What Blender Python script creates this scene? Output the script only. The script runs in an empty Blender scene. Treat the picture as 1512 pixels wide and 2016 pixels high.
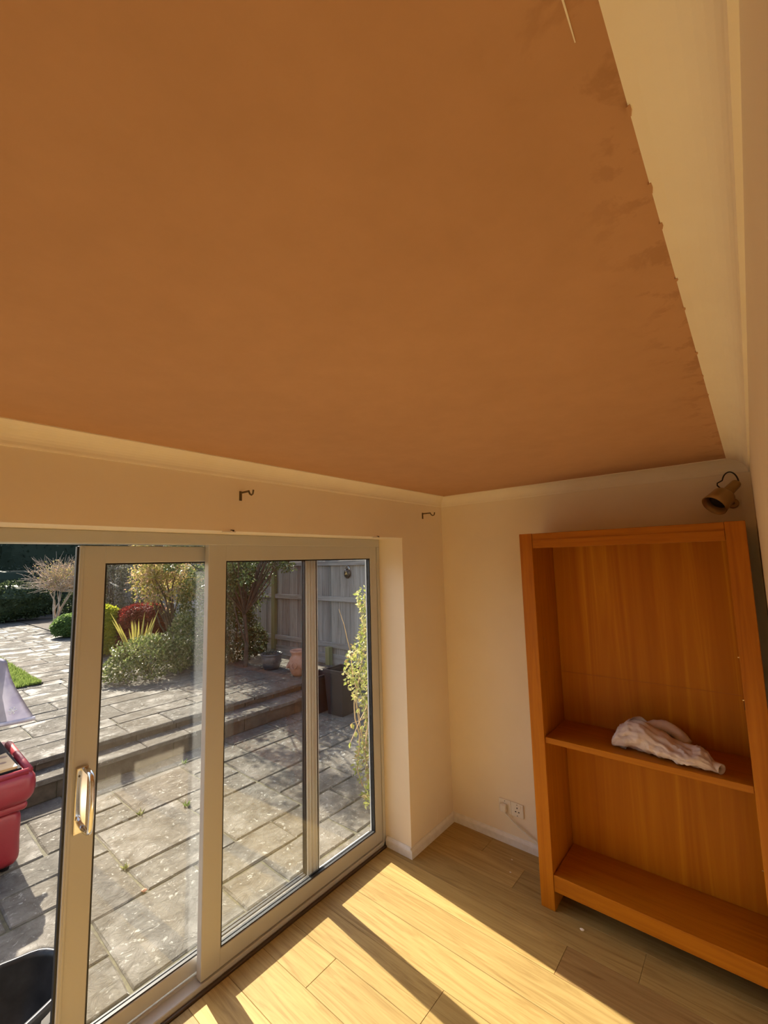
import bpy, bmesh, math, random
from mathutils import Vector, Matrix, noise

# ------------------------------------------------------------------ camera, sky, sun, exposure
scene = bpy.context.scene
COL = scene.collection
CAM = Vector((-2.9357, -1.8671, 1.9138))
YAW, PITCH, ROLL, FPX = 0.6979, 0.1128, -0.0258, 855.26
fw = Vector((math.cos(PITCH)*math.cos(YAW), math.cos(PITCH)*math.sin(YAW), math.sin(PITCH)))
rt0 = Vector((math.sin(YAW), -math.cos(YAW), 0)); up0 = rt0.cross(fw)
rt = math.cos(ROLL)*rt0 + math.sin(ROLL)*up0
up = -math.sin(ROLL)*rt0 + math.cos(ROLL)*up0
cd = bpy.data.cameras.new('camera'); cam = bpy.data.objects.new('camera', cd); COL.objects.link(cam)
cd.sensor_fit = 'HORIZONTAL'; cd.sensor_width = 36.0; cd.lens = FPX/1512*36.0
cd.clip_start = 0.01; cd.clip_end = 200
m3 = Matrix((rt, up, -fw)).transposed()
cam.matrix_world = Matrix.Translation(CAM) @ m3.to_4x4()
scene.camera = cam

SUN_DIR = Vector((-0.096, -1.0, -0.81)).normalized()
w = bpy.data.worlds.new('sky'); scene.world = w; w.use_nodes = True
nt = w.node_tree; nt.nodes.clear()
out = nt.nodes.new('ShaderNodeOutputWorld'); bg = nt.nodes.new('ShaderNodeBackground')
sky = nt.nodes.new('ShaderNodeTexSky'); sky.sky_type = 'NISHITA'; sky.sun_disc = False
sky.sun_elevation = math.radians(39); sky.sun_rotation = math.radians(5.5)
sky.air_density = 1.0; sky.dust_density = 2.5; sky.ozone_density = 0.6
bg.inputs['Strength'].default_value = 0.15
nt.links.new(sky.outputs[0], bg.inputs[0]); nt.links.new(bg.outputs[0], out.inputs[0])
sl = bpy.data.lights.new('sun', 'SUN'); sl.energy = 5.6; sl.angle = math.radians(0.53); sl.color = (1.0, 0.90, 0.74)
so = bpy.data.objects.new('sun', sl); COL.objects.link(so)
so.rotation_euler = SUN_DIR.to_track_quat('-Z', 'Y').to_euler(); so.location = (0, 12, 10)
vs = scene.view_settings
vs.view_transform = 'Standard'; vs.look = 'None'; vs.gamma = 1.0; vs.use_curve_mapping = False
vs.exposure = 1.42
scene.cycles.diffuse_bounces = 6; scene.cycles.max_bounces = 10; scene.cycles.transparent_max_bounces = 12; scene.cycles.glossy_bounces = 3
scene.cycles.sample_clamp_indirect = 6.0
scene.cycles.use_adaptive_sampling = True; scene.cycles.adaptive_threshold = 0.03

RND = random.Random(7)

# ------------------------------------------------------------------ materials
MATS = {}
def nodes(name):
    m = bpy.data.materials.new(name); m.use_nodes = True
    t = m.node_tree; b = t.nodes['Principled BSDF']
    MATS[name] = m
    return m, t, b
def coords(t, rand=False, scale=(1, 1, 1)):
    tc = t.nodes.new('ShaderNodeTexCoord'); mp = t.nodes.new('ShaderNodeMapping'); mp.inputs['Scale'].default_value = scale
    if rand:
        oi = t.nodes.new('ShaderNodeObjectInfo'); mu = t.nodes.new('ShaderNodeVectorMath'); mu.operation = 'SCALE'
        mu.inputs[0].default_value = (37.0, 53.0, 71.0); t.links.new(oi.outputs['Random'], mu.inputs['Scale'])
        ad = t.nodes.new('ShaderNodeVectorMath'); ad.operation = 'ADD'
        t.links.new(tc.outputs['Object'], ad.inputs[0]); t.links.new(mu.outputs[0], ad.inputs[1])
        t.links.new(ad.outputs[0], mp.inputs['Vector'])
    else:
        t.links.new(tc.outputs['Object'], mp.inputs['Vector'])
    return mp.outputs[0]
def ramp(t, fac, stops):
    r = t.nodes.new('ShaderNodeValToRGB'); t.links.new(fac, r.inputs[0]); e = r.color_ramp.elements
    while len(e) < len(stops): e.new(0.5)
    for k, (p, c) in enumerate(stops):
        e[k].position = p; e[k].color = (c[0], c[1], c[2], 1) if hasattr(c, '__len__') else (c, c, c, 1)
    return r.outputs[0]
def noise_tex(t, vec, scale, detail=3, rough=0.55, dist=0.0):
    n = t.nodes.new('ShaderNodeTexNoise'); n.inputs['Scale'].default_value = scale; n.inputs['Detail'].default_value = detail
    n.inputs['Roughness'].default_value = rough; n.inputs['Distortion'].default_value = dist
    t.links.new(vec, n.inputs['Vector']); return n.outputs[0]
def mixc(t, fac, a, b, mode='MIX'):
    n = t.nodes.new('ShaderNodeMix'); n.data_type = 'RGBA'; n.blend_type = mode
    def put(sock, v):
        if hasattr(v, 'is_linked') or hasattr(v, 'links'): t.links.new(v, sock)
        elif hasattr(v, '__len__'): sock.default_value = (v[0], v[1], v[2], 1)
        else: sock.default_value = v
    put(n.inputs[0], fac); put(n.inputs[6], a); put(n.inputs[7], b)
    return n.outputs[2]
def bump(t, b, h, strength=0.2, dist=0.01):
    n = t.nodes.new('ShaderNodeBump'); n.inputs['Strength'].default_value = strength; n.inputs['Distance'].default_value = dist
    t.links.new(h, n.inputs['Height']); t.links.new(n.outputs[0], b.inputs['Normal'])
def plain(name, c, rough=0.5, metal=0.0, c2=None, nscale=6, bscale=None, bstr=0.15, bdist=0.005, spec=0.5, coat=0.0, rand=False):
    m, t, b = nodes(name)
    b.inputs['Base Color'].default_value = (*c, 1); b.inputs['Roughness'].default_value = rough
    b.inputs['Metallic'].default_value = metal; b.inputs['Specular IOR Level'].default_value = spec
    b.inputs['Coat Weight'].default_value = coat
    if c2 is not None or bscale:
        v = coords(t, rand)
        if c2 is not None:
            f = noise_tex(t, v, nscale, 4); t.links.new(ramp(t, f, [(0.35, c), (0.68, c2)]), b.inputs['Base Color'])
        if bscale: bump(t, b, noise_tex(t, v, bscale, 5), bstr, bdist)
    return m
def wood(name, stops, sc, rough=0.45, rand=True, wave=0.0, bstr=0.05, tone=0.0, spec=0.4):
    m, t, b = nodes(name); b.inputs['Roughness'].default_value = rough; b.inputs['Specular IOR Level'].default_value = spec
    v = coords(t, rand, sc)
    f = noise_tex(t, v, 1.0, 6, 0.6, 0.6 + wave)
    c = ramp(t, f, stops)
    if tone > 0:
        oi = t.nodes.new('ShaderNodeObjectInfo')
        g = ramp(t, oi.outputs['Random'], [(0.0, 1.0 - tone), (1.0, 1.0)])
        c = mixc(t, 1.0, c, g, 'MULTIPLY')
    t.links.new(c, b.inputs['Base Color']); bump(t, b, f, bstr, 0.003)
    return m

# painted walls: cream with faint smudges
m, t, b = nodes('wall_paint'); b.inputs['Roughness'].default_value = 0.62; b.inputs['Specular IOR Level'].default_value = 0.3
v = coords(t); f = noise_tex(t, v, 2.2, 4)
t.links.new(ramp(t, f, [(0.3, (0.83, 0.725, 0.57)), (0.7, (0.87, 0.775, 0.62))]), b.inputs['Base Color']); bump(t, b, noise_tex(t, v, 60, 3), 0.05, 0.003)
plain('cove_paint', (0.89, 0.81, 0.67), 0.6, c2=(0.85, 0.76, 0.62), nscale=5, bscale=40, bstr=0.06)
plain('skirting_paint', (0.80, 0.78, 0.74), 0.4, c2=(0.72, 0.69, 0.63), nscale=30)
# drying skim plaster on the ceiling, darker damp blots along the edge
m, t, b = nodes('plaster'); b.inputs['Roughness'].default_value = 0.72; b.inputs['Specular IOR Level'].default_value = 0.25
v = coords(t)
big = noise_tex(t, v, 0.9, 3, 0.5); c = ramp(t, big, [(0.3, (0.48, 0.258, 0.130)), (0.7, (0.57, 0.318, 0.168))])
fine = noise_tex(t, v, 9, 5, 0.65); c = mixc(t, 0.35, c, ramp(t, fine, [(0.3, (0.46, 0.262, 0.132)), (0.75, (0.59, 0.34, 0.182))]))
sx = t.nodes.new('ShaderNodeSeparateXYZ'); g2 = t.nodes.new('ShaderNodeNewGeometry'); t.links.new(g2.outputs['Position'], sx.inputs[0])
mr = t.nodes.new('ShaderNodeMapRange'); mr.inputs['From Min'].default_value = -1.69; mr.inputs['From Max'].default_value = -1.80
t.links.new(sx.outputs[1], mr.inputs['Value'])
bl = noise_tex(t, v, 13, 5, 0.65, 0.3); bl2 = ramp(t, bl, [(0.52, 0.0), (0.60, 1.0)])
mm = t.nodes.new('ShaderNodeMath'); mm.operation = 'MULTIPLY'; t.links.new(mr.outputs[0], mm.inputs[0]); t.links.new(bl2, mm.inputs[1])
m5 = t.nodes.new('ShaderNodeMath'); m5.operation = 'MULTIPLY'; m5.inputs[1].default_value = 0.4; t.links.new(mm.outputs[0], m5.inputs[0])
c = mixc(t, m5.outputs[0], c, (0.30, 0.140, 0.060))
t.links.new(c, b.inputs['Base Color']); bump(t, b, noise_tex(t, v, 30, 4), 0.05, 0.004)
plain('upvc', (0.52, 0.51, 0.49), 0.3, spec=0.5)
plain('gasket', (0.015, 0.015, 0.017), 0.5)
plain('chrome', (0.80, 0.80, 0.80), 0.12, 1.0)
plain('dark_screw', (0.12, 0.11, 0.10), 0.4, 0.8)
m = bpy.data.materials.new('glass'); m.use_nodes = True; MATS['glass'] = m; t = m.node_tree; t.nodes.clear()
o_ = t.nodes.new('ShaderNodeOutputMaterial'); tr = t.nodes.new('ShaderNodeBsdfTransparent'); tr.inputs[0].default_value = (0.972, 0.98, 0.975, 1)
gl = t.nodes.new('ShaderNodeBsdfGlossy'); gl.inputs['Roughness'].default_value = 0.0; gl.inputs[0].default_value = (1, 1, 1, 1)
fr = t.nodes.new('ShaderNodeLayerWeight'); fr.inputs[0].default_value = 0.5; mx = t.nodes.new('ShaderNodeMixShader')
pw = t.nodes.new('ShaderNodeMath'); pw.operation = 'POWER'; pw.inputs[1].default_value = 5.0; t.links.new(fr.outputs['Facing'], pw.inputs[0])
ml = t.nodes.new('ShaderNodeMath'); ml.operation = 'MULTIPLY_ADD'; ml.inputs[1].default_value = 0.95; ml.inputs[2].default_value = 0.045; t.links.new(pw.outputs[0], ml.inputs[0])
t.links.new(ml.outputs[0], mx.inputs[0]); t.links.new(tr.outputs[0], mx.inputs[1]); t.links.new(gl.outputs[0], mx.inputs[2]); t.links.new(mx.outputs[0], o_.inputs[0])
wood('oak_floor', [(0.28, (0.30, 0.190, 0.063)), (0.5, (0.44, 0.300, 0.108)), (0.72, (0.52, 0.370, 0.142))], (26, 1.5, 26), 0.5, True, 1.6, 0.06, 0.30, 0.2)
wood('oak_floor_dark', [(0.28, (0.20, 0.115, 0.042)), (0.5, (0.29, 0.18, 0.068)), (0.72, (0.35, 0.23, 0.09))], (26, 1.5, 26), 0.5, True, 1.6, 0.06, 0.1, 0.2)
wood('case_wood', [(0.25, (0.34, 0.100, 0.004)), (0.5, (0.44, 0.142, 0.005)), (0.75, (0.50, 0.175, 0.007))], (30, 30, 1.6), 0.42, True, 0.5, 0.04, 0.08, 0.25)
wood('case_wood_across', [(0.25, (0.33, 0.100, 0.004)), (0.5, (0.42, 0.138, 0.005)), (0.75, (0.48, 0.170, 0.007))], (30, 1.8, 30), 0.42, True, 0.5, 0.04, 0.08, 0.25)
wood('case_veneer', [(0.34, (0.39, 0.122, 0.003)), (0.54, (0.46, 0.160, 0.004)), (0.64, (0.53, 0.210, 0.006)), (0.72, (0.62, 0.28, 0.011))], (8, 9, 0.30), 0.45, False, 0.9, 0.03, 0.0, 0.2)
plain('towel', (0.66, 0.55, 0.51), 0.95, c2=(0.55, 0.43, 0.39), nscale=14, bscale=220, bstr=0.4, bdist=0.002, spec=0.1)
plain('brass', (0.46, 0.30, 0.12), 0.45, 0.35, c2=(0.38, 0.235, 0.09), nscale=9)
plain('black_cable', (0.02, 0.016, 0.014), 0.5)
plain('socket_plastic', (0.80, 0.76, 0.68), 0.35)
plain('hole_dark', (0.012, 0.010, 0.008), 0.7)
plain('bracket_metal', (0.16, 0.115, 0.06), 0.5, 0.6)
plain('dark_strip', (0.075, 0.045, 0.026), 0.45)
plain('crumb', (0.78, 0.72, 0.64), 0.9)
# outdoors
def stone(name, ca, cb, lich=0.5, rough=0.5):
    m, t, b = nodes(name); v = coords(t, True)
    oi = t.nodes.new('ShaderNodeObjectInfo')
    f = noise_tex(t, v, 3.2, 6, 0.62, 0.5); c = ramp(t, f, [(0.3, ca), (0.7, cb)])
    stain_glare = ramp(t, noise_tex(t, v, 7.5, 6, 0.7, 1.0), [(0.36, (0.060, 0.048, 0.034)), (0.50, (0.13, 0.118, 0.098)), (0.66, (0.25, 0.235, 0.205))])  # brown stains, plus pale mottling that paints sun glare into the colour
    c = mixc(t, 0.45, c, stain_glare)
    c = mixc(t, 0.36, c, ramp(t, oi.outputs['Random'], [(0.0, (0.085, 0.082, 0.074)), (0.35, (0.125, 0.112, 0.092)), (0.7, (0.105, 0.106, 0.100)), (1.0, (0.135, 0.116, 0.098))]))
    sp_ = noise_tex(t, v, 30, 4, 0.6, 0.4); wv = noise_tex(t, v, 3.5, 3)
    ma = t.nodes.new('ShaderNodeMath'); ma.operation = 'MULTIPLY'; t.links.new(ramp(t, sp_, [(0.60, 0.0), (0.66, 1.0)]), ma.inputs[0]); t.links.new(ramp(t, wv, [(0.40, 0.15), (0.58, lich)]), ma.inputs[1])
    c = mixc(t, ma.outputs[0], c, (0.34, 0.335, 0.30))
    t.links.new(c, b.inputs['Base Color'])
    r = ramp(t, noise_tex(t, v, 5, 4), [(0.3, rough - 0.16), (0.7, rough + 0.14)]); t.links.new(r, b.inputs['Roughness'])
    h = noise_tex(t, v, 9, 8, 0.66, 0.8); bump(t, b, h, 1.0, 0.024); 
    gm = ramp(t, noise_tex(t, v, 2.6, 4, 0.6, 0.7), [(0.52, 0.005), (0.70, 0.18)]); t.links.new(gm, b.inputs['Specular IOR Level'])
    return m
stone('paving', (0.055, 0.050, 0.040), (0.215, 0.198, 0.172), 0.9, 0.5)
plain('mortar', (0.050, 0.044, 0.028), 0.9, c2=(0.10, 0.092, 0.050), nscale=25, bscale=60, bstr=0.5)
plain('riser_stone', (0.055, 0.043, 0.030), 0.9, c2=(0.105, 0.085, 0.062), nscale=10, bscale=30, bstr=0.5, rand=True)
plain('soil', (0.035, 0.026, 0.018), 0.95, c2=(0.07, 0.052, 0.035), nscale=14, bscale=30, bstr=0.8)
wood('fence_wood', [(0.25, (0.16, 0.145, 0.125)), (0.5, (0.33, 0.305, 0.275)), (0.75, (0.46, 0.43, 0.395))], (30, 30, 1.5), 0.8, True, 0.3, 0.25, 0.35)
wood('rail_wood', [(0.25, (0.16, 0.145, 0.125)), (0.5, (0.30, 0.28, 0.255)), (0.75, (0.42, 0.39, 0.36))], (22, 1.5, 22), 0.8, True, 0.3, 0.25, 0.2)
wood('post_wood', [(0.25, (0.13, 0.125, 0.055)), (0.5, (0.20, 0.19, 0.085)), (0.75, (0.27, 0.25, 0.13))], (18, 18, 1.5), 0.8, True, 0.3, 0.2, 0.15)
plain('red_vinyl', (0.22, 0.014, 0.022), 0.36, c2=(0.26, 0.021, 0.030), nscale=5, bscale=120, bstr=0.1)
plain('black_panel', (0.012, 0.009, 0.010), 0.8, spec=0.15)
m, t, b = nodes('snow_cloth'); b.inputs['Roughness'].default_value = 0.85; v = coords(t)
c = ramp(t, noise_tex(t, v, 5.5, 3), [(0.46, (0.38, 0.365, 0.45)), (0.6, (0.50, 0.49, 0.55))])
t.links.new(c, b.inputs['Base Color'])
plain('snow_print', (0.68, 0.68, 0.72), 0.85)
wood('board_wood', [(0.3, (0.40, 0.26, 0.12)), (0.7, (0.48, 0.33, 0.17))], (3, 20, 20), 0.5, True, 0.5, 0.05, 0.0)
plain('knot_dark', (0.20, 0.115, 0.07), 0.6)
plain('rubber', (0.012, 0.012, 0.013), 0.38, c2=(0.028, 0.028, 0.030), nscale=14, spec=0.3)
plain('label_white', (0.75, 0.75, 0.74), 0.6)
plain('sponge', (0.52, 0.33, 0.07), 0.9, bscale=60, bstr=0.4)
plain('planter_black', (0.014, 0.014, 0.016), 0.45, c2=(0.024, 0.024, 0.026), nscale=6, spec=0.3)
plain('terracotta', (0.38, 0.165, 0.095), 0.7, c2=(0.48, 0.25, 0.17), nscale=9, bscale=40, bstr=0.15)
plain('blue_glaze', (0.035, 0.042, 0.050), 0.35, c2=(0.055, 0.065, 0.075), nscale=7)
plain('ornament_metal', (0.06, 0.055, 0.05), 0.3, 0.7)
plain('ornament_gold', (0.62, 0.42, 0.16), 0.4, 0.4)
plain('bark', (0.07, 0.046, 0.030), 0.9, c2=(0.12, 0.085, 0.055), nscale=20, bscale=40, bstr=0.5)
plain('pale_twig', (0.42, 0.31, 0.215), 0.85, c2=(0.55, 0.43, 0.31), nscale=14)
plain('stake_wood', (0.70, 0.62, 0.48), 0.8)
plain('vine_stem', (0.38, 0.27, 0.15), 0.8)
def leaf_mat(name, stops, trans=0.45, rough=0.45):
    m = bpy.data.materials.new(name); m.use_nodes = True; MATS[name] = m; t = m.node_tree; b = t.nodes['Principled BSDF']
    g = t.nodes.new('ShaderNodeNewGeometry'); c = ramp(t, g.outputs['Random Per Island'], [(p_, tuple(0.70*q for q in c_)) for p_, c_ in stops])
    t.links.new(c, b.inputs['Base Color']); b.inputs['Roughness'].default_value = rough; b.inputs['Specular IOR Level'].default_value = 0.25
    tl = t.nodes.new('ShaderNodeBsdfTranslucent'); t.links.new(c, tl.inputs[0]); mx = t.nodes.new('ShaderNodeMixShader'); mx.inputs[0].default_value = trans
    o = t.nodes['Material Output']; t.links.new(b.outputs[0], mx.inputs[1]); t.links.new(tl.outputs[0], mx.inputs[2]); t.links.new(mx.outputs[0], o.inputs[0])
leaf_mat('leaf_dark', [(0.0, (0.040, 0.056, 0.024)), (0.6, (0.085, 0.115, 0.045)), (1.0, (0.17, 0.21, 0.085))], 0.35)
leaf_mat('leaf_hedge', [(0.0, (0.020, 0.032, 0.018)), (0.7, (0.045, 0.062, 0.032)), (1.0, (0.085, 0.10, 0.055))], 0.2, 0.6)
leaf_mat('leaf_grey', [(0.0, (0.07, 0.075, 0.05)), (0.6, (0.15, 0.155, 0.105)), (1.0, (0.27, 0.275, 0.20))], 0.3, 0.6)
leaf_mat('leaf_green', [(0.0, (0.08, 0.14, 0.035)), (0.6, (0.20, 0.31, 0.08)), (1.0, (0.38, 0.50, 0.18))], 0.45)
leaf_mat('leaf_gold', [(0.0, (0.26, 0.34, 0.02)), (0.6, (0.48, 0.52, 0.03)), (1.0, (0.68, 0.66, 0.07))], 0.45)
leaf_mat('leaf_red', [(0.0, (0.10, 0.012, 0.014)), (0.6, (0.21, 0.025, 0.024)), (1.0, (0.40, 0.06, 0.045))], 0.4, 0.7)
leaf_mat('leaf_maple', [(0.0, (0.34, 0.34, 0.06)), (0.35, (0.50, 0.45, 0.12)), (0.7, (0.62, 0.44, 0.20)), (1.0, (0.66, 0.40, 0.30))], 0.5)
leaf_mat('leaf_mixed', [(0.0, (0.07, 0.11, 0.03)), (0.45, (0.16, 0.21, 0.06)), (0.75, (0.31, 0.34, 0.12)), (0.92, (0.48, 0.48, 0.24)), (1.0, (0.62, 0.56, 0.45))], 0.4, 0.35)
leaf_mat('leaf_tree', [(0.0, (0.05, 0.08, 0.025)), (0.6, (0.12, 0.165, 0.055)), (0.90, (0.25, 0.30, 0.11)), (1.0, (0.55, 0.56, 0.36))], 0.35, 0.25)
leaf_mat('leaf_vine', [(0.0, (0.24, 0.31, 0.05)), (0.45, (0.46, 0.50, 0.14)), (0.8, (0.66, 0.62, 0.30)), (1.0, (0.62, 0.42, 0.18))], 0.5)
leaf_mat('leaf_sword', [(0.0, (0.36, 0.34, 0.07)), (0.6, (0.58, 0.47, 0.12)), (1.0, (0.62, 0.40, 0.22))], 0.35)
leaf_mat('leaf_conifer', [(0.0, (0.05, 0.085, 0.07)), (1.0, (0.15, 0.21, 0.18))], 0.2)
leaf_mat('grass_blade', [(0.0, (0.16, 0.24, 0.045)), (1.0, (0.36, 0.45, 0.12))], 0.4)

# ------------------------------------------------------------------ helpers
WL = {}                                    # world position of every object's origin
def props(o, label=None, cat=None, group=None, kind=None):
    if label: o['label'] = label
    if cat: o['category'] = cat
    if group: o['group'] = group
    if kind: o['kind'] = kind
    return o
def thing(name, loc, label=None, cat=None, group=None, kind=None, parent=None):
    o = bpy.data.objects.new(name, None); COL.objects.link(o); o.empty_display_size = 0.1
    p = WL[parent.name] if parent else Vector((0, 0, 0))
    o.parent = parent; o.location = Vector(loc) - p; WL[o.name] = Vector(loc)
    return props(o, label, cat, group, kind)
def obj(name, bm, mat, parent=None, smooth=False, label=None, cat=None, group=None, kind=None, origin=None):
    """bm is in world coordinates; becomes one mesh object with its origin at the base of its bounds"""
    bm.verts.ensure_lookup_table()
    if origin is None:
        xs = [v_.co.x for v_ in bm.verts]; ys = [v_.co.y for v_ in bm.verts]; zs = [v_.co.z for v_ in bm.verts]
        origin = Vector(((min(xs)+max(xs))/2, (min(ys)+max(ys))/2, min(zs)))
    else: origin = Vector(origin)
    bmesh.ops.translate(bm, verts=bm.verts, vec=-origin)
    me = bpy.data.meshes.new(name); bm.to_mesh(me); bm.free()
    if smooth:
        for p_ in me.polygons: p_.use_smooth = True
    me.materials.append(MATS[mat])
    o = bpy.data.objects.new(name, me); COL.objects.link(o)
    p = WL[parent.name] if parent else Vector((0, 0, 0))
    o.parent = parent; o.location = origin - p; WL[o.name] = origin
    return props(o, label, cat, group, kind)
def inst(src, name, loc, parent=None, rotz=0.0, **kw):
    o = bpy.data.objects.new(name, src.data); COL.objects.link(o)
    p = WL[parent.name] if parent else Vector((0, 0, 0))
    o.parent = parent; o.location = Vector(loc) - p; o.rotation_euler = (0, 0, rotz); WL[o.name] = Vector(loc)
    return props(o, **kw)
def B(): return bmesh.new()
def box(bm, x0, x1, y0, y1, z0, z1, bev=0.0, seg=1):
    x0, x1 = min(x0, x1), max(x0, x1); y0, y1 = min(y0, y1), max(y0, y1); z0, z1 = min(z0, z1), max(z0, z1)
    r = bmesh.ops.create_cube(bm, size=1.0)['verts']
    for v_ in r:
        v_.co = Vector((x0 + (v_.co.x+0.5)*(x1-x0), y0 + (v_.co.y+0.5)*(y1-y0), z0 + (v_.co.z+0.5)*(z1-z0)))
    if bev > 0:
        es = set(e for v_ in r for e in v_.link_edges)
        bmesh.ops.bevel(bm, geom=list(es), offset=bev, segments=seg, profile=0.5, affect='EDGES')
    return bm
def bx(*a, **k): return box(B(), *a, **k)
def frame_of(d):
    d = Vector(d).normalized(); a = Vector((0, 0, 1)) if abs(d.z) < 0.9 else Vector((1, 0, 0))
    u = a.cross(d).normalized(); return u, d.cross(u).normalized()
def tube(bm, pts, rad, n=8, cap=True):
    pts = [Vector(p) for p in pts]; rs = rad if hasattr(rad, '__len__') else [rad]*len(pts)
    rings = []; u = None
    for k, p in enumerate(pts):
        d = (pts[min(k+1, len(pts)-1)] - pts[max(k-1, 0)]).normalized()
        if u is None: u, _ = frame_of(d)
        u = (u - d*u.dot(d)).normalized(); w_ = d.cross(u)
        rings.append([bm.verts.new(p + (u*math.cos(2*math.pi*i/n) + w_*math.sin(2*math.pi*i/n))*rs[k]) for i in range(n)])
    for k in range(len(rings)-1):
        for i in range(n): bm.faces.new((rings[k][i], rings[k][(i+1) % n], rings[k+1][(i+1) % n], rings[k+1][i]))
    if cap:
        bm.faces.new(list(reversed(rings[0]))); bm.faces.new(rings[-1])
    return bm
def lathe(bm, prof, base, axis=(0, 0, 1), n=28, cap_last=False, cap_first=False):
    base = Vector(base); axis = Vector(axis).normalized(); u, w_ = frame_of(axis); rings = []
    for (r, h) in prof:
        rings.append([bm.verts.new(base + axis*h + (u*math.cos(2*math.pi*i/n) + w_*math.sin(2*math.pi*i/n))*r) for i in range(n)])
    for k in range(len(rings)-1):
        for i in range(n): bm.faces.new((rings[k][i], rings[k][(i+1) % n], rings[k+1][(i+1) % n], rings[k+1][i]))
    if cap_first: bm.faces.new(list(reversed(rings[0])))
    if cap_last: bm.faces.new(rings[-1])
    return bm
def prism(bm, poly, z0, z1):
    """poly: list of (x,y) counter-clockwise, extruded from z0 to z1"""
    a = [bm.verts.new((x, y, z0)) for x, y in poly]; b_ = [bm.verts.new((x, y, z1)) for x, y in poly]
    bm.faces.new(list(reversed(a))); bm.faces.new(b_); n = len(poly)
    for i in range(n): bm.faces.new((a[i], a[(i+1) % n], b_[(i+1) % n], b_[i]))
    return bm
def extrude_profile(bm, prof, p0, p1, outv):
    """prof: (offset along outv, z) list, swept straight from p0 to p1"""
    p0 = Vector(p0); p1 = Vector(p1); outv = Vector(outv)
    a = [bm.verts.new(p0 + outv*o + Vector((0, 0, z))) for o, z in prof]; b_ = [bm.verts.new(p1 + outv*o + Vector((0, 0, z))) for o, z in prof]
    n = len(prof)
    for i in range(n): bm.faces.new((a[i], a[(i+1) % n], b_[(i+1) % n], b_[i]))
    bm.faces.new(list(reversed(a))); bm.faces.new(b_)
    bmesh.ops.recalc_face_normals(bm, faces=bm.faces)
    return bm
def slab_mesh(bm, x0, x1, y0, y1, z0, z1, ch=0.008, jit=0.006, rnd=RND):
    """flagstone: uneven corners, chipped top arris, slightly uneven top"""
    def J(): return (rnd.random()-0.5)*2*jit
    cs = [(x0+J(), y0+J()), (x1+J(), y0+J()), (x1+J(), y1+J()), (x0+J(), y1+J())]
    poly = []
    for k in range(4):
        a = cs[k]; b_ = cs[(k+1) % 4]; poly.append(a); poly.append(((a[0]+b_[0])/2+J()*0.6, (a[1]+b_[1])/2+J()*0.6))
    cx, cy = (x0+x1)/2, (y0+y1)/2
    lo = [bm.verts.new((x, y, z0)) for x, y in poly]; mid = [bm.verts.new((x, y, z1-ch)) for x, y in poly]
    top = []
    for x, y in poly:
        d = math.hypot(x-cx, y-cy) or 1; top.append(bm.verts.new((x-(x-cx)/d*ch*1.3, y-(y-cy)/d*ch*1.3, z1+J()*0.35)))
    n = len(poly)
    for i in range(n):
        j = (i+1) % n
        bm.faces.new((lo[i], lo[j], mid[j], mid[i])); bm.faces.new((mid[i], mid[j], top[j], top[i]))
    c = bm.verts.new((cx, cy, z1+J()*0.3))
    for i in range(n): bm.faces.new((top[i], top[(i+1) % n], c))
    return bm

# ------------------------------------------------------------------ room shell
XL, YB, ZC = -4.6, -1.898, 2.4            # left wall, wall behind the viewer, ceiling
HY = -3.4                                  # far wall of the hallway behind the doorway
R0, R1 = -4.36, -0.52                      # patio door opening, stretched left out of view for extra sunlight
DH = 2.073
fl = obj('floor', bx(XL, 0.0, HY, 0.20, -0.10, -0.012), 'dark_strip', kind='structure', label='light oak laminate floor of long planks', cat='floor')
PW = 0.19; px0 = -0.944 + 5*PW
rp = random.Random(3); k = 0
def plank(x0, x1, y0, y1, dark=False):
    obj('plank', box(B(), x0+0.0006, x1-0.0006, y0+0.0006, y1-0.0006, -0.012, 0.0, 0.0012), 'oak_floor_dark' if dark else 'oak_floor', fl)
preset = {2: [-0.99], 4: [-1.75], 5: [-0.634], 6: [-0.139, -1.45], 1: [-1.3], 3: [-1.5]}
for ci in range(26):
    xb = px0 - ci*PW; xa = max(xb - PW, XL); xb = min(xb, 0.0)
    if xb - xa < 0.02: continue
    yend = HY if xb < -1.55 else YB
    cuts = preset.get(ci - 1)
    if cuts is None:
        y = 0.2 - rp.uniform(0.3, 1.25); cuts = []
        while y > yend + 0.15: cuts.append(y); y -= 1.28
    ys = [0.195] + [c_ for c_ in cuts if c_ > yend + 0.1] + [yend]
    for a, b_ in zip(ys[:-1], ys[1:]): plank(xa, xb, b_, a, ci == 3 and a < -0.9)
obj('ceiling', bx(XL, 0.12, YB-0.12, 0.30, ZC, ZC+0.12), 'plaster', kind='structure', label='bare brown skim-plastered ceiling', cat='ceiling')
bm = B(); box(bm, R1, 0.12, 0.0, 0.34, -0.12, ZC+0.12); box(bm, XL-0.12, R0, 0.0, 0.34, -0.12, ZC+0.12); box(bm, R0, R1, 0.0, 0.34, DH, ZC+0.12)
wf = obj('wall_front', bm, 'wall_paint', kind='structure', label='cream wall with the opening for the sliding patio doors', cat='wall')
wr = obj('wall_right', bx(0.0, 0.12, HY-0.12, 0.0, -0.12, ZC+0.12), 'wall_paint', kind='structure', label='cream wall behind the tall bookcase', cat='wall')
D0, D1, DZ = -4.35, -2.42, 2.035            # added doorway the viewer stands in, widened unseen to dim the door wall
bm = B(); box(bm, D1, 0.0, YB-0.12, YB, -0.1, ZC); box(bm, XL, D0, YB-0.12, YB, -0.1, ZC); box(bm, D0, D1, YB-0.12, YB, DZ, ZC)
obj('wall_back', bm, 'wall_paint', kind='structure', label='cream wall running beside the viewer to the bookcase corner', cat='wall')
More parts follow.
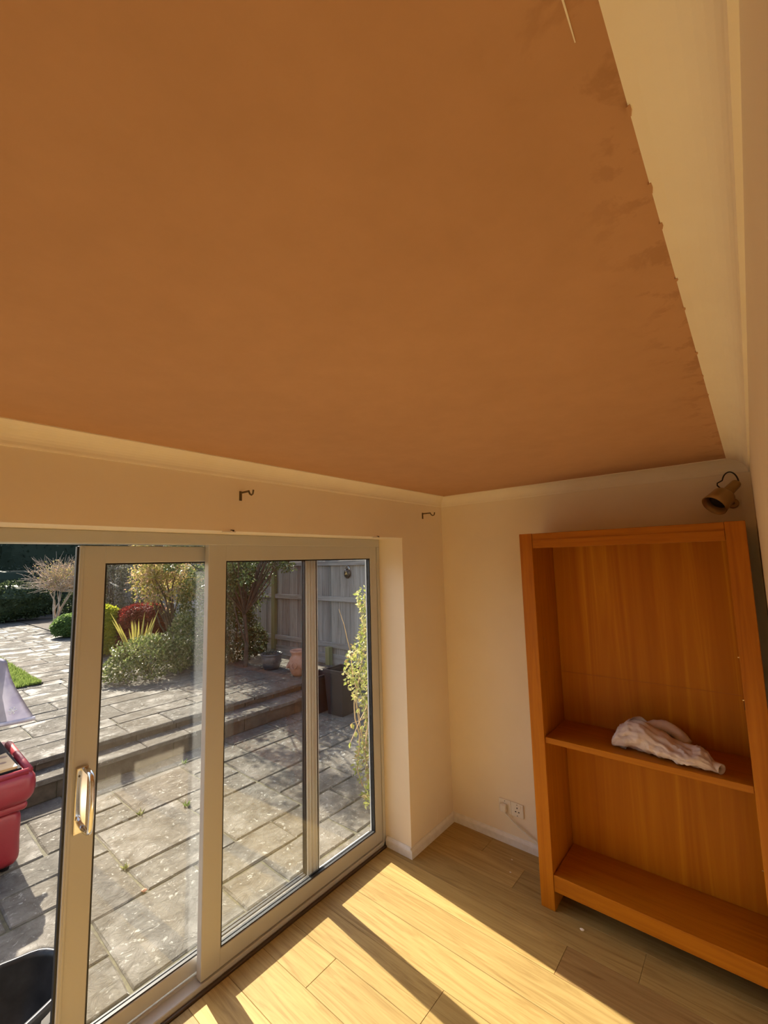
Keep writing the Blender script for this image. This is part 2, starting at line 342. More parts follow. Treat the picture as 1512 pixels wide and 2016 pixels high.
obj('wall_left', bx(XL-0.12, XL, HY-0.12, 0.0, -0.12, ZC+0.12), 'wall_paint', kind='structure', label='cream end wall far left of the doors', cat='wall')
obj('wall_hall', bx(XL, 0.0, HY-0.12, HY, -0.1, ZC+0.12), 'wall_paint', kind='structure', label='cream far wall of the hallway behind', cat='wall')
obj('ceiling_hall', bx(XL, 0.0, HY, YB-0.12, ZC, ZC+0.12), 'cove_paint', kind='structure', label='cream hallway ceiling', cat='ceiling')
# plaster cove
CP, CDR = 0.089, 0.066
def cove_prof():
    pr_ = [(0.0, ZC), (0.0, ZC-CDR-0.006), (0.007, ZC-CDR-0.006), (0.009, ZC-CDR)]
    for i in range(1, 9):
        a = math.pi/2*i/9
        pr_.append((0.009 + (CP-0.009)*(1-math.cos(a)), ZC-CDR + (CDR-0.004)*math.sin(a)))
    pr_ += [(CP, ZC-0.004), (CP, ZC)]
    return pr_
for nm, p0, p1, ov, lab in (('trim_1', (XL, 0, 0), (0, 0, 0), (0, -1, 0), 'cream plaster cove above the patio doors'),
                       ('trim_2', (0, YB, 0), (0, 0, 0), (-1, 0, 0), 'cream plaster cove above the bookcase'),
                       ('trim_3', (XL, YB, 0), (0, YB, 0), (0, 1, 0), 'cream plaster cove on the wall beside the viewer')):
    o = obj(nm, extrude_profile(B(), cove_prof(), p0, p1, ov), 'cove_paint', kind='structure', label=lab, cat='trim')
# ragged plaster lips where the new skim meets the cove
rr = random.Random(11)
tr3 = bpy.data.objects['trim_3']
for x in (-2.44, -2.31, -2.22, -1.93, -1.68, -1.31, -2.05, -1.5):
    bm = B(); L = rr.uniform(0.010, 0.022); W = rr.uniform(0.0012, 0.0025); y = YB + CP
    prism(bm, [(x, y-W), (x+L*0.5, y-W*1.3), (x+L, y-W*0.4), (x+L*0.8, y+0.002), (x+0.1*L, y+0.002)], ZC-0.005, ZC-0.001)
    obj('plaster_chip', bm, 'plaster', tr3)
bm = B(); prism(bm, [(-2.60, -1.7865), (-2.565, -1.7852), (-2.535, -1.7838), (-2.535, -1.7828), (-2.57, -1.7838), (-2.60, -1.7848)], ZC-0.001, ZC+0.001)
obj('scratch', bm, 'cove_paint', bpy.data.objects['ceiling'])
SK = [(0, 0), (0.016, 0), (0.016, 0.042), (0.013, 0.05), (0.007, 0.056), (0.004, 0.062), (0, 0.062)]
bm = B(); extrude_profile(bm, SK, (R1-0.016, 0, 0), (0, 0, 0), (0, -1, 0)); extrude_profile(bm, SK, (R1, 0, 0), (R1, 0.205, 0), (-1, 0, 0))
obj('baseboard_front', bm, 'skirting_paint', kind='structure', label='white skirting round the door reveal corner', cat='baseboard')
obj('baseboard_right', extrude_profile(B(), SK, (0, YB, 0), (0, 0, 0), (-1, 0, 0)), 'skirting_paint', kind='structure', label='white skirting below the sockets', cat='baseboard')
obj('baseboard_back', extrude_profile(B(), SK, (D1, YB, 0), (0, YB, 0), (0, 1, 0)), 'skirting_paint', kind='structure', label='white skirting beside the bookcase end', cat='baseboard')
# chipped plaster on the reveal head, groove low on the pier
for x in (-1.85, -0.80):
    bm = B(); prism(bm, [(x-0.03, -0.003), (x+0.01, -0.006), (x+0.04, 0.0), (x+0.02, 0.03), (x-0.02, 0.02)], DH-0.006, DH+0.002)
    obj('plaster_chip', bm, 'crumb', wf)
    obj('screw_hole', bx(x+0.012, x+0.03, -0.004, 0.004, DH-0.001, DH+0.006), 'hole_dark', wf)
obj('scuff', bx(-0.211, -0.207, -0.0012, 0.001, 0.09, 0.195), 'cove_paint', wf)

# ------------------------------------------------------------------ patio doors
FY0, FY1 = 0.214, 0.338
d1 = thing('door_1', (-1.81, 0.27, 0), 'white plastic outer frame of the patio doors', 'door', kind='structure')
obj('head', bx(R0, R1, FY0, FY1, 2.018, DH, 0.003), 'upvc', d1)
obj('jamb', bx(R1-0.024, R1, FY0, FY1, 0.0, 2.018, 0.003), 'upvc', d1)
obj('jamb', bx(R0, R0+0.024, FY0, FY1, 0.0, 2.018, 0.003), 'upvc', d1)
bm = B(); box(bm, R0, R1, FY0, FY1+0.04, -0.05, 0.03, 0.003); box(bm, R0, R1, 0.272, 0.278, 0.03, 0.042)
obj('sill', bm, 'upvc', d1)
obj('threshold', bx(R0, R1, 0.196, 0.2135, -0.01, 0.010, 0.003), 'dark_strip', d1)
def panel(name, x0, x1, y0, y1, z0, z1, gx0, gx1, gz0, gz1, lab):
    d = thing(name, ((x0+x1)/2, (y0+y1)/2, z0), lab, 'door', kind='structure')
    obj('stile', bx(x0, gx0, y0, y1, z0, z1, 0.004, 2), 'upvc', d)
    obj('stile', bx(gx1, x1, y0, y1, z0, z1, 0.004, 2), 'upvc', d)
    obj('top_rail', bx(gx0-0.004, gx1+0.004, y0+0.001, y1-0.001, gz1, z1, 0.004, 2), 'upvc', d)
    obj('bottom_rail', bx(gx0-0.004, gx1+0.004, y0+0.001, y1-0.001, z0, gz0, 0.004, 2), 'upvc', d)
    ym = (y0+y1)/2
    bm = B(); g = 0.007
    for ya, yb in ((y0+0.006, ym-0.0006), (ym+0.0066, y1-0.006)):
        box(bm, gx0-0.002, gx0+g, ya, yb, gz0, gz1); box(bm, gx1-g, gx1+0.002, ya, yb, gz0, gz1)
        box(bm, gx0+g, gx1-g, ya, yb, gz0-0.002, gz0+g); box(bm, gx0+g, gx1-g, ya, yb, gz1-g, gz1+0.002)
    obj('gasket', bm, 'gasket', d)
    obj('glass_pane', bx(gx0-0.003, gx1+0.003, ym, ym+0.006, gz0-0.003, gz1+0.003), 'glass', d)
    return d
dA = panel('door_2', -2.36, -1.055, 0.282, 0.324, 0.043, 2.012, -2.262, -1.15, 0.108, 1.936, 'white sliding door panel with chrome handle, pushed part open')
dB = panel('door_3', -1.824, -0.546, 0.222, 0.264, 0.034, 2.022, -1.727, -0.612, 0.116, 1.936, 'white fixed door panel next to the wall pier')
dC = panel('door_4_added', -4.325, -3.02, 0.282, 0.324, 0.043, 2.012, -4.23, -3.115, 0.108, 1.936, 'unseen white fixed door panel added to let in more daylight')  # third panel out of view, invented so more daylight enters
obj('weather_seal', bx(-2.368, -2.3602, 0.292, 0.314, 0.05, 2.008), 'gasket', dA)
obj('stile_cover', bx(-2.352, -2.343, 0.279, 0.2822, 0.05, 2.005, 0.001), 'upvc', dA)
for xr in (-1.128, -1.108, -1.082): obj('rib', bx(xr, xr+0.006, 0.2775, 0.2825, 0.05, 2.005, 0.001), 'upvc', dA)
obj('brush_seal', bx(-1.070, -1.064, 0.279, 0.2825, 0.05, 2.005), 'gasket', dA)
# chrome pull handle
hd = obj('handle', bx(-2.336, -2.292, 0.272, 0.282, 0.872, 1.122, 0.004, 2), 'chrome', dA, label='chrome pull handle')
hx = -2.302
pts = [(hx, 0.274, 0.884), (hx, 0.225, 0.886), (hx, 0.203, 0.895), (hx, 0.194, 0.915), (hx, 0.188, 0.96), (hx, 0.186, 1.0), (hx, 0.188, 1.04), (hx, 0.194, 1.08), (hx, 0.203, 1.098), (hx, 0.225, 1.108), (hx, 0.274, 1.110)]
bm = tube(B(), pts, 0.010, 12)
obj('grip', bm, 'chrome', hd, True)
obj('lock_cylinder', lathe(B(), [(0.009, 0), (0.009, 0.006), (0.007, 0.007)], (-2.324, 0.272, 0.93), (0, -1, 0), 14, True), 'chrome', hd)
obj('screw', lathe(B(), [(0.004, 0), (0.004, 0.002)], (-2.324, 0.272, 1.09), (0, -1, 0), 10, True), 'dark_screw', hd)

# ------------------------------------------------------------------ bookcase
BX0, BX1, BY0, BY1, BH = -0.392, -0.022, -1.857, -0.797, 2.055
bc = thing('bookcase', ((BX0+BX1)/2, (BY0+BY1)/2, 0), 'tall orange-brown wooden bookcase with open shelves against the right wall', 'bookcase')
PT = 0.076
obj('post', bx(BX0, BX0+0.045, BY1-PT, BY1, 0, BH, 0.002), 'case_wood', bc)
obj('post', bx(BX0, BX0+0.045, BY0, BY0+PT, 0, BH, 0.002), 'case_wood', bc)
obj('side_panel', bx(BX0+0.0455, BX1, BY1-PT+0.003, BY1-0.001, 0, BH-0.002, 0.001), 'case_wood', bc)
obj('side_panel', bx(BX0+0.0455, BX1, BY0+0.001, BY0+PT-0.003, 0, BH-0.002, 0.001), 'case_wood', bc)
iy0, iy1 = BY0+PT, BY1-PT
obj('top_rail', bx(BX0+0.005, BX0+0.04, iy0+0.0006, iy1-0.0006, 1.968, BH-0.001, 0.002), 'case_wood_across', bc)
obj('top_moulding', bx(BX0+0.002, BX0+0.0048, iy0+0.0006, iy1-0.0006, 2.012, 2.016), 'case_wood_across', bc)
obj('top_board', bx(BX0+0.0405, BX1-0.018, iy0+0.001, iy1-0.001, 2.02, BH-0.003), 'case_wood_across', bc)
obj('back_panel', bx(BX1-0.016, BX1-0.006, iy0-0.001, iy1+0.001, 0.10, BH-0.004), 'case_veneer', bc)
obj('back_strip', bx(BX1-0.0172, BX1-0.0162, iy0+0.02, iy1-0.001, 1.192, 1.195), 'case_wood_across', bc)
obj('shelf', bx(BX0+0.012, BX1-0.018, iy0+0.001, iy1-0.001, 0.868, 0.900, 0.002), 'case_wood_across', bc)
obj('shelf', bx(BX0+0.031, BX1-0.018, iy0+0.001, iy1-0.001, 0.152, 0.180, 0.001), 'case_wood_across', bc)
obj('bottom_rail', bx(BX0+0.004, BX0+0.03, iy0+0.0006, iy1-0.0006, 0.10, 0.184, 0.002), 'case_wood_across', bc)
for (x, z, yy) in ((-0.30, 1.43, iy0), (-0.30, 1.24, iy0), (-0.30, 0.52, iy0), (-0.30, 1.24, iy1), (-0.30, 1.43, iy1)):
    s = 1 if yy == iy0 else -1
    obj('shelf_pin', lathe(B(), [(0.003, 0), (0.003, 0.009)], (x, yy, z), (0, s, 0), 8, True), 'chrome', bc)
obj('catch_plate', bx(-0.352, -0.346, iy0, iy0+0.003, 1.21, 1.25), 'hole_dark', bc)

# crumpled towel on the shelf
def towel():
    root = thing('towel', (-0.27, -1.42, 0.900), 'crumpled off-white towel lying on the middle bookcase shelf', 'towel')
    hs = [(0, .05), (.1, .10), (.22, .135), (.34, .140), (.48, .105), (.62, .076), (.74, .078), (.84, .086), (.92, .070), (1.0, .030)]
    def H(s_):
        for (a, p), (b_, q) in zip(hs[:-1], hs[1:]):
            if s_ <= b_:
                t_ = (s_-a)/(b_-a); t_ = t_*t_*(3-2*t_); return p+(q-p)*t_
        return hs[-1][1]
    def ridge(q): return 0.5-abs(noise.noise(q))
    bm = B(); N, Mm = 84, 52; rings = []
    for i in range(N+1):
        s_ = i/N; yc = -1.205 - 0.450*s_; xc = -0.250 - 0.045*s_ + 0.012*math.sin(5*s_); w_ = 0.070 + 0.022*math.sin(math.pi*s_) - 0.035*max(0, s_-0.80)/0.2; h_ = H(s_)
        ring = []
        for j in range(Mm):
            a = 2*math.pi*j/Mm; cx_, sz = math.cos(a), math.sin(a)
            q = Vector((s_*5.0 + cx_*0.8, cx_*2.0 + s_*2.2, sz*2.0))
            d = 0.030*(ridge(q)-0.3) + 0.016*(ridge(q*2.3+Vector((4, 1, 9)))-0.3) + 0.005*noise.noise(q*6)
            d *= 0.35 + 0.65*min(1, 4*s_*(1-s_)+0.25)
            p = Vector((xc + cx_*(w_+d), yc + 0.02*sz*math.sin(7*s_), 0.902 + 0.5*h_*(1+sz) + sz*d*0.8))
            p.z = max(p.z, 0.9012); ring.append(bm.verts.new(p))
        rings.append(ring)
    for k in range(N):
        for j in range(Mm): bm.faces.new((rings[k][j], rings[k][(j+1) % Mm], rings[k+1][(j+1) % Mm], rings[k+1][j]))
    obj('roll', bm, 'towel', root, True)
    # flap standing up at the far end, its lower hem curling open on the shelf
    bm = B(); G = []
    for i in range(19):
        row = []
        for j in range(25):
            u, v_ = i/18, j/24
            y = -1.205 - 0.045*v_ - (0.065+0.055*v_**1.5)*u; z = 0.906 + 0.165*v_*(1-0.55*(1-u)**3*v_-0.25*max(0, u-0.75)*v_*2)
            x = -0.245 + 0.055*math.sin(2.8*v_)*(0.5+0.5*u) - 0.03*u + 0.02*(ridge(Vector((u*2.2, v_*2.6, 3)))-0.3) - 0.035*(1-v_)**4
            row.append(bm.verts.new((x, y, z)))
        G.append(row)
    for i in range(18):
        for j in range(24): bm.faces.new((G[i][j], G[i+1][j], G[i+1][j+1], G[i][j+1]))
    bmesh.ops.solidify(bm, geom=bm.faces[:], thickness=0.006)
    obj('flap', bm, 'towel', root, True)
    # fold looped behind the roll
    pts = []; rad = []
    for i in range(16):
        a = i/15; pts.append((-0.165 + 0.03*math.sin(math.pi*a), -1.315 - 0.215*a, 0.942 + 0.058*math.sin(math.pi*min(1, a*1.05))**0.7)); rad.append(0.026 + 0.010*math.sin(math.pi*a) + 0.006*noise.noise(Vector((a*6, 0, 0))))
    bm = tube(B(), pts, rad, 14)
    for v_ in bm.verts: v_.co += Vector((1, 0.3, 1))*0.012*(ridge(v_.co*16)-0.3); v_.co.z = max(v_.co.z, 0.9013)
    obj('fold', bm, 'towel', root, True)
    bm = lathe(B(), [(0.015, -0.03), (0.019, 0), (0.022, 0.022), (0.024, 0.036), (0.020, 0.037), (0.017, 0.015)], (-0.312, -1.640, 0.927), (-0.55, -0.80, -0.10), 16)
    obj('hem', bm, 'towel', root, True)
towel()

# brass spotlight in the corner above the bookcase
sp = thing('spotlight', (-0.02, -1.83, 2.20), 'small brass spotlight with a black cable loop above the bookcase', 'lamp')
mouth = Vector((-0.185, -1.742, 2.150)); tail = Vector((-0.085, -1.842, 2.268)); axd = (mouth-tail).normalized(); LL = (mouth-tail).length
neck = tail
obj('shade', lathe(B(), [(0.024, LL-0.090), (0.047, LL-0.088), (0.051, LL-0.080), (0.055, LL-0.03), (0.059, LL), (0.055, LL), (0.051, LL-0.03), (0.046, LL-0.074), (0.026, LL-0.084)], neck, axd, 28), 'brass', sp, True)
obj('neck', lathe(B(), [(0.004, 0.0), (0.020, 0.003), (0.023, 0.012), (0.026, LL-0.086), (0.026, LL-0.078)], neck, axd, 24, True, True), 'brass', sp, True)
obj('bulb', lathe(B(), [(0.012, LL-0.08), (0.034, LL-0.05), (0.040, LL-0.03), (0.025, LL-0.018), (0.002, LL-0.014)], neck, axd, 18, True), 'hole_dark', sp, True)
obj('mounting_plate', lathe(B(), [(0.026, 0), (0.026, 0.006), (0.022, 0.009)], (0, -1.815, 2.170), (-1, 0, 0), 20, True), 'brass', sp)
obj('arm', tube(B(), [(-0.006, -1.815, 2.170), (-0.06, -1.812, 2.180), (-0.105, -1.815, 2.222)], 0.008, 8), 'brass', sp, True)
lp = []
for i in range(17):
    a = i/16; th = math.pi*(1.02 - 1.18*a)
    lp.append((-0.09 - 0.015*math.sin(math.pi*a), -1.815 - 0.034*math.cos(math.pi*(1-a)) + (0.02 if a < 0.1 else 0), 2.262 + 0.062*math.sin(math.pi*a)))
lp = [(-0.12, -1.782, 2.215)] + [(-0.10, -1.783, 2.232)] + [(p[0], p[1], p[2]) for p in lp] 
obj('cable', tube(B(), lp, 0.0035, 6), 'black_cable', sp, True)

# wall sockets, plug and its lead
def socket(yc, zc, lab, holes):
    s = thing('wall_socket', (0, yc, zc-0.043), lab, 'socket', group='wall sockets beside the bookcase')
    obj('face_plate', bx(-0.010, 0.0, yc-0.043, yc+0.043, zc-0.043, zc+0.043, 0.003), 'socket_plastic', s)
    if holes:
        for dy, dz, a, b_ in ((0, 0.014, 0.003, 0.005), (-0.011, -0.010, 0.005, 0.003), (0.011, -0.010, 0.005, 0.003)):
            obj('pin_hole', bx(-0.0106, -0.0098, yc+dy-a, yc+dy+a, zc+dz-b_, zc+dz+b_), 'hole_dark', s)
    obj('switch', bx(-0.013, -0.0095, yc-0.028, yc-0.016, zc+0.016, zc+0.034, 0.001), 'socket_plastic', s)
    for dz in (-0.034, 0.034): obj('screw', lathe(B(), [(0.003, 0), (0.003, 0.001)], (-0.010, yc, zc+dz), (-1, 0, 0), 8, True), 'dark_screw', s)
socket(-0.421, 0.234, 'left wall socket holding a white plug', False)
socket(-0.508, 0.234, 'right wall socket, empty, next to the bookcase', True)
pl = thing('plug', (-0.02, -0.418, 0.205), 'white three-pin plug with a lead drooping behind the bookcase', 'plug')
obj('plug_body', bx(-0.040, -0.0105, -0.440, -0.396, 0.205, 0.255, 0.008, 3), 'socket_plastic', pl, True)
pts = []
for i in range(21):
    a = i/20
    pts.append((-0.030 + 0.012*a, -0.425 - 0.40*a, 0.205 - 0.15*(1-(1-a)**2.0) + (0.0)))
pts = [(-0.03, -0.420, 0.225), (-0.032, -0.421, 0.213)] + pts
obj('lead', tube(B(), pts, 0.005, 8), 'socket_plastic', pl, True)

# curtain-pole brackets left over the doors
for k, (x, lab) in enumerate(((-1.788, 'bent metal curtain bracket above the middle of the doors'), (-0.262, 'bent metal curtain bracket near the wall corner'))):
    br = thing('curtain_bracket', (x, 0, 2.22), lab, 'bracket', group='curtain brackets above the doors')
    obj('wall_plate', bx(x-0.007, x+0.007, -0.004, 0.0, 2.222, 2.268, 0.001), 'bracket_metal', br)
    obj('arm', bx(x-0.004, x+0.004, -0.075, -0.003, 2.256, 2.264, 0.001), 'bracket_metal', br)
    bm = B(); tube(bm, [(x, -0.072, 2.258), (x, -0.082, 2.245), (x, -0.094, 2.239), (x, -0.106, 2.244), (x, -0.110, 2.262)], 0.0042, 8)
    obj('hook', bm, 'bracket_metal', br, True)

# crumbs of plaster on the floor
for k, (x, y, s) in enumerate(((-0.425, -1.02, 0.008), (-0.145, -0.517, 0.004), (-0.258, -0.557, 0.005))):
    bm = B(); bmesh.ops.create_icosphere(bm, subdivisions=2, radius=s)
    for v_ in bm.verts: v_.co = Vector((v_.co.x*(1+0.5*noise.noise(v_.co*200)), v_.co.y*(1.3+0.4*noise.noise(v_.co*170)), v_.co.z*0.5)); 
    bmesh.ops.translate(bm, verts=bm.verts, vec=(x, y, s*0.5))
    obj('plaster_crumb', bm, 'crumb', label=('larger white plaster crumb on the floor in front of the bookcase', 'smaller white plaster crumb on the floor near the sockets', 'white plaster crumb on the shaded floor before the skirting')[k], cat='crumb', group='plaster crumbs on the floor')

# ------------------------------------------------------------------ patio, steps, terrace
ZP, ZT1, ZU = -0.12, 0.067, 0.163
GX = [-1.954 + 0.3115*i for i in range(-12, 18)]
GY = [0.612, 0.932, 1.255, 1.567, 1.90, 2.205, 2.52, 2.84, 3.12]
pat = obj('patio', bx(-6.0, 3.2, 0.34, 3.12, ZP-0.16, ZP-0.011), 'mortar', kind='structure', label='lower patio of riven stone slabs', cat='patio')
def gi(x): return min(range(len(GX)), key=lambda i: abs(GX[i]-x))
def gj(y): return min(range(len(GY)), key=lambda i: abs(GY[i]-y))
occ = set(); slabs = []
def put(x0, x1, y0, y1):
    i0, i1, j0, j1 = gi(x0), gi(x1), gj(y0), gj(y1)
    for i in range(i0, i1):
        for j in range(j0, j1): occ.add((i, j))
    slabs.append((GX[i0], GX[i1], GY[j0], GY[j1]))
for s in ((-1.954, -1.33, .612, 1.255), (-2.58, -1.954, .932, 1.567), (-2.58, -1.954, .612, .932), (-1.65, -1.02, 1.255, 1.567), (-1.65, -1.02, 1.567, 2.205),
          (-1.954, -1.65, 1.255, 1.90), (-2.265, -1.65, 1.90, 2.205), (-2.265, -1.954, 1.567, 1.90), (-1.33, -.71, 2.205, 2.84), (-1.954, -1.33, 2.52, 2.84), (-1.954, -1.33, 2.205, 2.52),
          (-1.02, -.40, 1.255, 1.90), (-1.02, -.40, 1.90, 2.205), (-1.33, -.71, .932, 1.255), (-.71, -.09, .932, 1.255), (-1.33, -1.02, .612, .932),
          (-1.02, -.40, .612, .932), (-.40, .23, 1.255, 1.567), (-.40, .23, 1.567, 1.90), (-.71, -.40, 2.205, 2.52), (-.40, .23, 1.90, 2.52), (-.71, -.09, 2.52, 2.84),
          (-1.65, -1.02, 2.84, 3.12), (-1.02, -.71, 2.84, 3.12), (-.71, -.09, 2.84, 3.12), (-2.265, -1.65, 2.84, 3.12)):
    put(*s)
ra = random.Random(21)
for j in range(len(GY)-1):
    for i in range(len(GX)-1):
        if (i, j) in occ: continue
        opts = [(2, 2), (2, 1), (1, 2), (3, 2), (1, 1), (2, 2), (2, 1)]; ra.shuffle(opts)
        for wi, hj in opts:
            if i+wi < len(GX) and j+hj < len(GY) and all((i+a, j+b_) not in occ for a in range(wi) for b_ in range(hj)):
                put(GX[i], GX[i+wi], GY[j], GY[j+hj]); break
i = 0
x = GX[0]
while x < 3.0:                              # cut row along the house
    wd = ra.choice((0.46, 0.62, 0.78)); slabs.append((x, x+wd, 0.345, 0.612)); x += wd
for (x0, x1, y0, y1) in slabs:
    obj('slab', slab_mesh(B(), x0+0.008, x1-0.008, y0+0.008, y1-0.008, ZP-0.04, ZP, 0.009, 0.008, ra), 'paving', pat)
# two shallow steps up: blocks and tread slabs
st = obj('garden_steps', bx(-6.0, 3.2, 3.135, 3.40, ZP-0.16, ZT1-0.042), 'mortar', kind='structure', label='stone steps between patio and terrace', cat='steps')
x = -4.6
while x < 3.0:
    wd = ra.uniform(0.30, 0.46)
    obj('riser_block', slab_mesh(B(), x+0.004, x+wd-0.004, 3.128+ra.uniform(-.006, .006), 3.20, ZP-0.005, ZT1-0.043, 0.004, 0.004, ra), 'riser_stone', st); x += wd
x = -4.6
while x < 3.0:
    wd = ra.choice((0.45, 0.6, 0.62, 0.75))
    obj('tread_slab', slab_mesh(B(), x+0.004, x+wd-0.004, 3.095+ra.uniform(-.012, .012), 3.39, ZT1-0.042, ZT1, 0.006, 0.006, ra), 'paving', st); x += wd
ter = obj('terrace', bx(-6.0, 3.4, 3.41, 18.2, ZP-0.16, ZU-0.0125), 'mortar', kind='structure', label='raised stone terrace and garden path', cat='terrace')
x = -4.6
while x < 3.0:
    wd = ra.uniform(0.34, 0.5)
    obj('riser_block', slab_mesh(B(), x+0.004, x+wd-0.004, 3.392+ra.uniform(-.006, .006), 3.47, ZT1-0.003, ZU-0.043, 0.004, 0.004, ra), 'riser_stone', ter); x += wd
def course(xa, xb, ya, yb, widths):
    x = xa
    while x < xb - 0.05:
        wd = ra.choice(widths); x1 = min(x+wd, xb)
        if xb - x1 < 0.2: x1 = xb
        obj('slab', slab_mesh(B(), x+0.007, x1-0.007, ya+0.007, yb-0.007, ZU-0.04, ZU, 0.007, 0.008, ra), 'paving', ter); x = x1
y = 3.365; rows = []
for d_ in (0.42, 0.30, 0.58, 0.33, 0.46, 0.60, 0.46, 0.31):
    rows.append((y, y+d_)); y += d_
for (a, b_) in rows: course(-4.4 + ra.uniform(0, .3), 2.36, a, b_, (0.6, 0.75, 0.9, 0.46))
while y < 17.6:
    d_ = ra.choice((0.32, 0.46, 0.6, 0.46)); course(-1.02, 0.62 if y > 11 else 0.5, y, y+d_, (0.6, 0.75, 0.9, 0.46)); y += d_
obj('flower_bed', bx(0.64, 2.38, 6.95, 18.6, 0.10, ZU+0.012), 'soil', kind='stuff', label='dark bare soil of the long flower bed', cat='soil')
obj('garden_ground', bx(-18, 18, 0.34, 34, -0.5, -0.282), 'soil', kind='structure', label='garden soil', cat='ground')
obj('bed_soil', bx(-18, 18, 18.25, 34, -0.28, 0.17), 'soil', kind='stuff', label='shaded soil under the far hedge', cat='soil')
# lawn
lw = obj('lawn', bx(-6, -1.08, 6.72, 18.2, 0.10, ZU+0.02), 'soil', kind='structure', label='small green lawn beside the path', cat='lawn')
bm = B(); rg = random.Random(5)
for k in range(15000):
    x = -1.06 - 1.3*rg.random()**1.2; y = 6.68 + 6.5*rg.random()**1.5; h = rg.uniform(0.03, 0.065); a = rg.random()*6.28; dx, dy = math.cos(a)*0.009, math.sin(a)*0.009
    bm.faces.new((bm.verts.new((x-dx, y-dy, ZU+0.018)), bm.verts.new((x+dx, y+dy, ZU+0.018)), bm.verts.new((x+rg.uniform(-.02, .02), y+rg.uniform(-.02, .02), ZU+0.018+h))))
obj('grass', bm, 'grass_blade', lw, kind='stuff')
edg = thing('lawn_edging', (-1.05, 9.5, ZU), 'row of narrow stone blocks edging the lawn', 'edging')
y = 6.70
while y < 16:
    L = ra.uniform(0.2, 0.34); obj('edging_block', bx(-1.075, -1.028, y+0.006, y+L-0.006, ZU-0.02, ZU+0.03+ra.uniform(-.008, .008), 0.006), 'riser_stone', edg); y += L

# ------------------------------------------------------------------ fence along the right boundary
FX = 2.45
posts = [2.70, 5.58, 7.96, 10.35, 12.74, 15.1]
fe = thing('garden_fence', (FX, 7.9, ZU), 'weathered grey board fence along the right side of the garden', 'fence')
def fence_panel(y0, y1):
    f = thing('fence_panel', (FX, (y0+y1)/2, ZU), parent=fe)
    y = y0; k = 0
    while y < y1 - 0.02:
        wd = 0.118; off = 0.008 if k % 2 else 0.0; h = 1.975 + ra.uniform(-0.012, 0.012)
        bw = min(wd+0.012, y1-y)
        obj('board', bx(FX+off, FX+off+0.014, y, y+bw, ZU+0.16, h, 0.0015), 'fence_wood', f); y += wd; k += 1
    for z in (0.44, 1.235, 1.86): obj('rail', bx(FX-0.044, FX-0.0005, y0, y1, z, z+0.085, 0.004), 'rail_wood', f)
    obj('capping', bx(FX-0.03, FX+0.04, y0, y1, 1.99, 2.012, 0.004), 'rail_wood', f)
    obj('gravel_board', bx(FX-0.02, FX+0.02, y0, y1, ZU-0.02, ZU+0.165, 0.004), 'rail_wood', f)
ys = [0.55] + posts
for k in range(len(ys)-1): fence_panel(ys[k]+0.056, ys[k+1]-0.056)
for k, y in enumerate(posts):
    obj('post', box(B(), FX-0.06, FX+0.05, y-0.052, y+0.052, ZU-0.1, 2.06, 0.006), 'post_wood', fe)
obj('stub_post', bx(FX-0.13, FX-0.045, 3.86, 3.96, ZU-0.05, 0.46, 0.006), 'post_wood', fe)
# metal ornament hung on the fence
orn = thing('fence_ornament', (FX-0.02, 3.50, 1.64), 'small dark metal ornament with a gold centre hung on the fence', 'ornament')
obj('disc', lathe(B(), [(0.002, 0), (0.075, 0.002), (0.085, 0.014), (0.06, 0.03), (0.02, 0.036)], (FX-0.001, 3.50, 1.72), (-1, 0, 0), 22, True), 'ornament_metal', orn, True)
obj('ring', tube(B(), [(FX-0.015, 3.50+0.05*math.cos(a*0.42), 1.80+0.05*math.sin(a*0.42)) for a in range(16)], 0.008, 6), 'chrome', orn, True)
bm = B()
for a in range(3):
    an = a*2.094+1.57; prism_pts = [(0, 0)]; tube(bm, [(FX-0.036, 3.50, 1.72), (FX-0.045, 3.50+0.035*math.cos(an), 1.72+0.035*math.sin(an))], [0.012, 0.004], 6)
obj('star', bm, 'ornament_gold', orn, True)
for a in (0.6, 2.4, 3.7, 4.6, 5.6):
    obj('stud', lathe(B(), [(0.01, 0), (0.007, 0.01), (0.001, 0.013)], (FX-0.022, 3.50+0.065*math.cos(a), 1.72+0.065*math.sin(a)), (-1, 0, 0), 8, True), 'ornament_metal', orn, True)

# ------------------------------------------------------------------ plants
def leaf(bm, p, d, n, L, W):
    d = d.normalized(); s = d.cross(n)
    if s.length < 1e-4: s = d.orthogonal()
    s.normalize(); u = s.cross(d)
    a = bm.verts.new(p); t_ = bm.verts.new(p + d*L); l = bm.verts.new(p + d*L*0.45 + s*W*0.5 + u*W*0.15); r = bm.verts.new(p + d*L*0.45 - s*W*0.5 + u*W*0.15)
    bm.faces.new((a, l, t_)); bm.faces.new((a, t_, r))
def rvec(r): 
    while True:
        v_ = Vector((r.uniform(-1, 1), r.uniform(-1, 1), r.uniform(-1, 1)))
        if 0.05 < v_.length < 1: return v_.normalized()
def crown(bm, c, rad, n, L, W, r, inner=0.65, lump=0.25, zmin=None, power=2.0, freq=1.8):
    c = Vector(c); k = 0
    while k < n:
        d = rvec(r)
        q = Vector((math.copysign(abs(d.x)**(2/power), d.x), math.copysign(abs(d.y)**(2/power), d.y), math.copysign(abs(d.z)**(2/power), d.z)))
        s = (inner + (1-inner)*r.random()**0.6) * (1 + lump*noise.noise(d*freq + c))
        p = c + Vector((q.x*rad[0], q.y*rad[1], q.z*rad[2]))*s
        if zmin is not None and p.z < zmin: continue
        k += 1
        leaf(bm, p, (d*0.7 + rvec(r)).normalized(), rvec(r), L*r.uniform(0.6, 1.25), W*r.uniform(0.7, 1.2))
    return bm
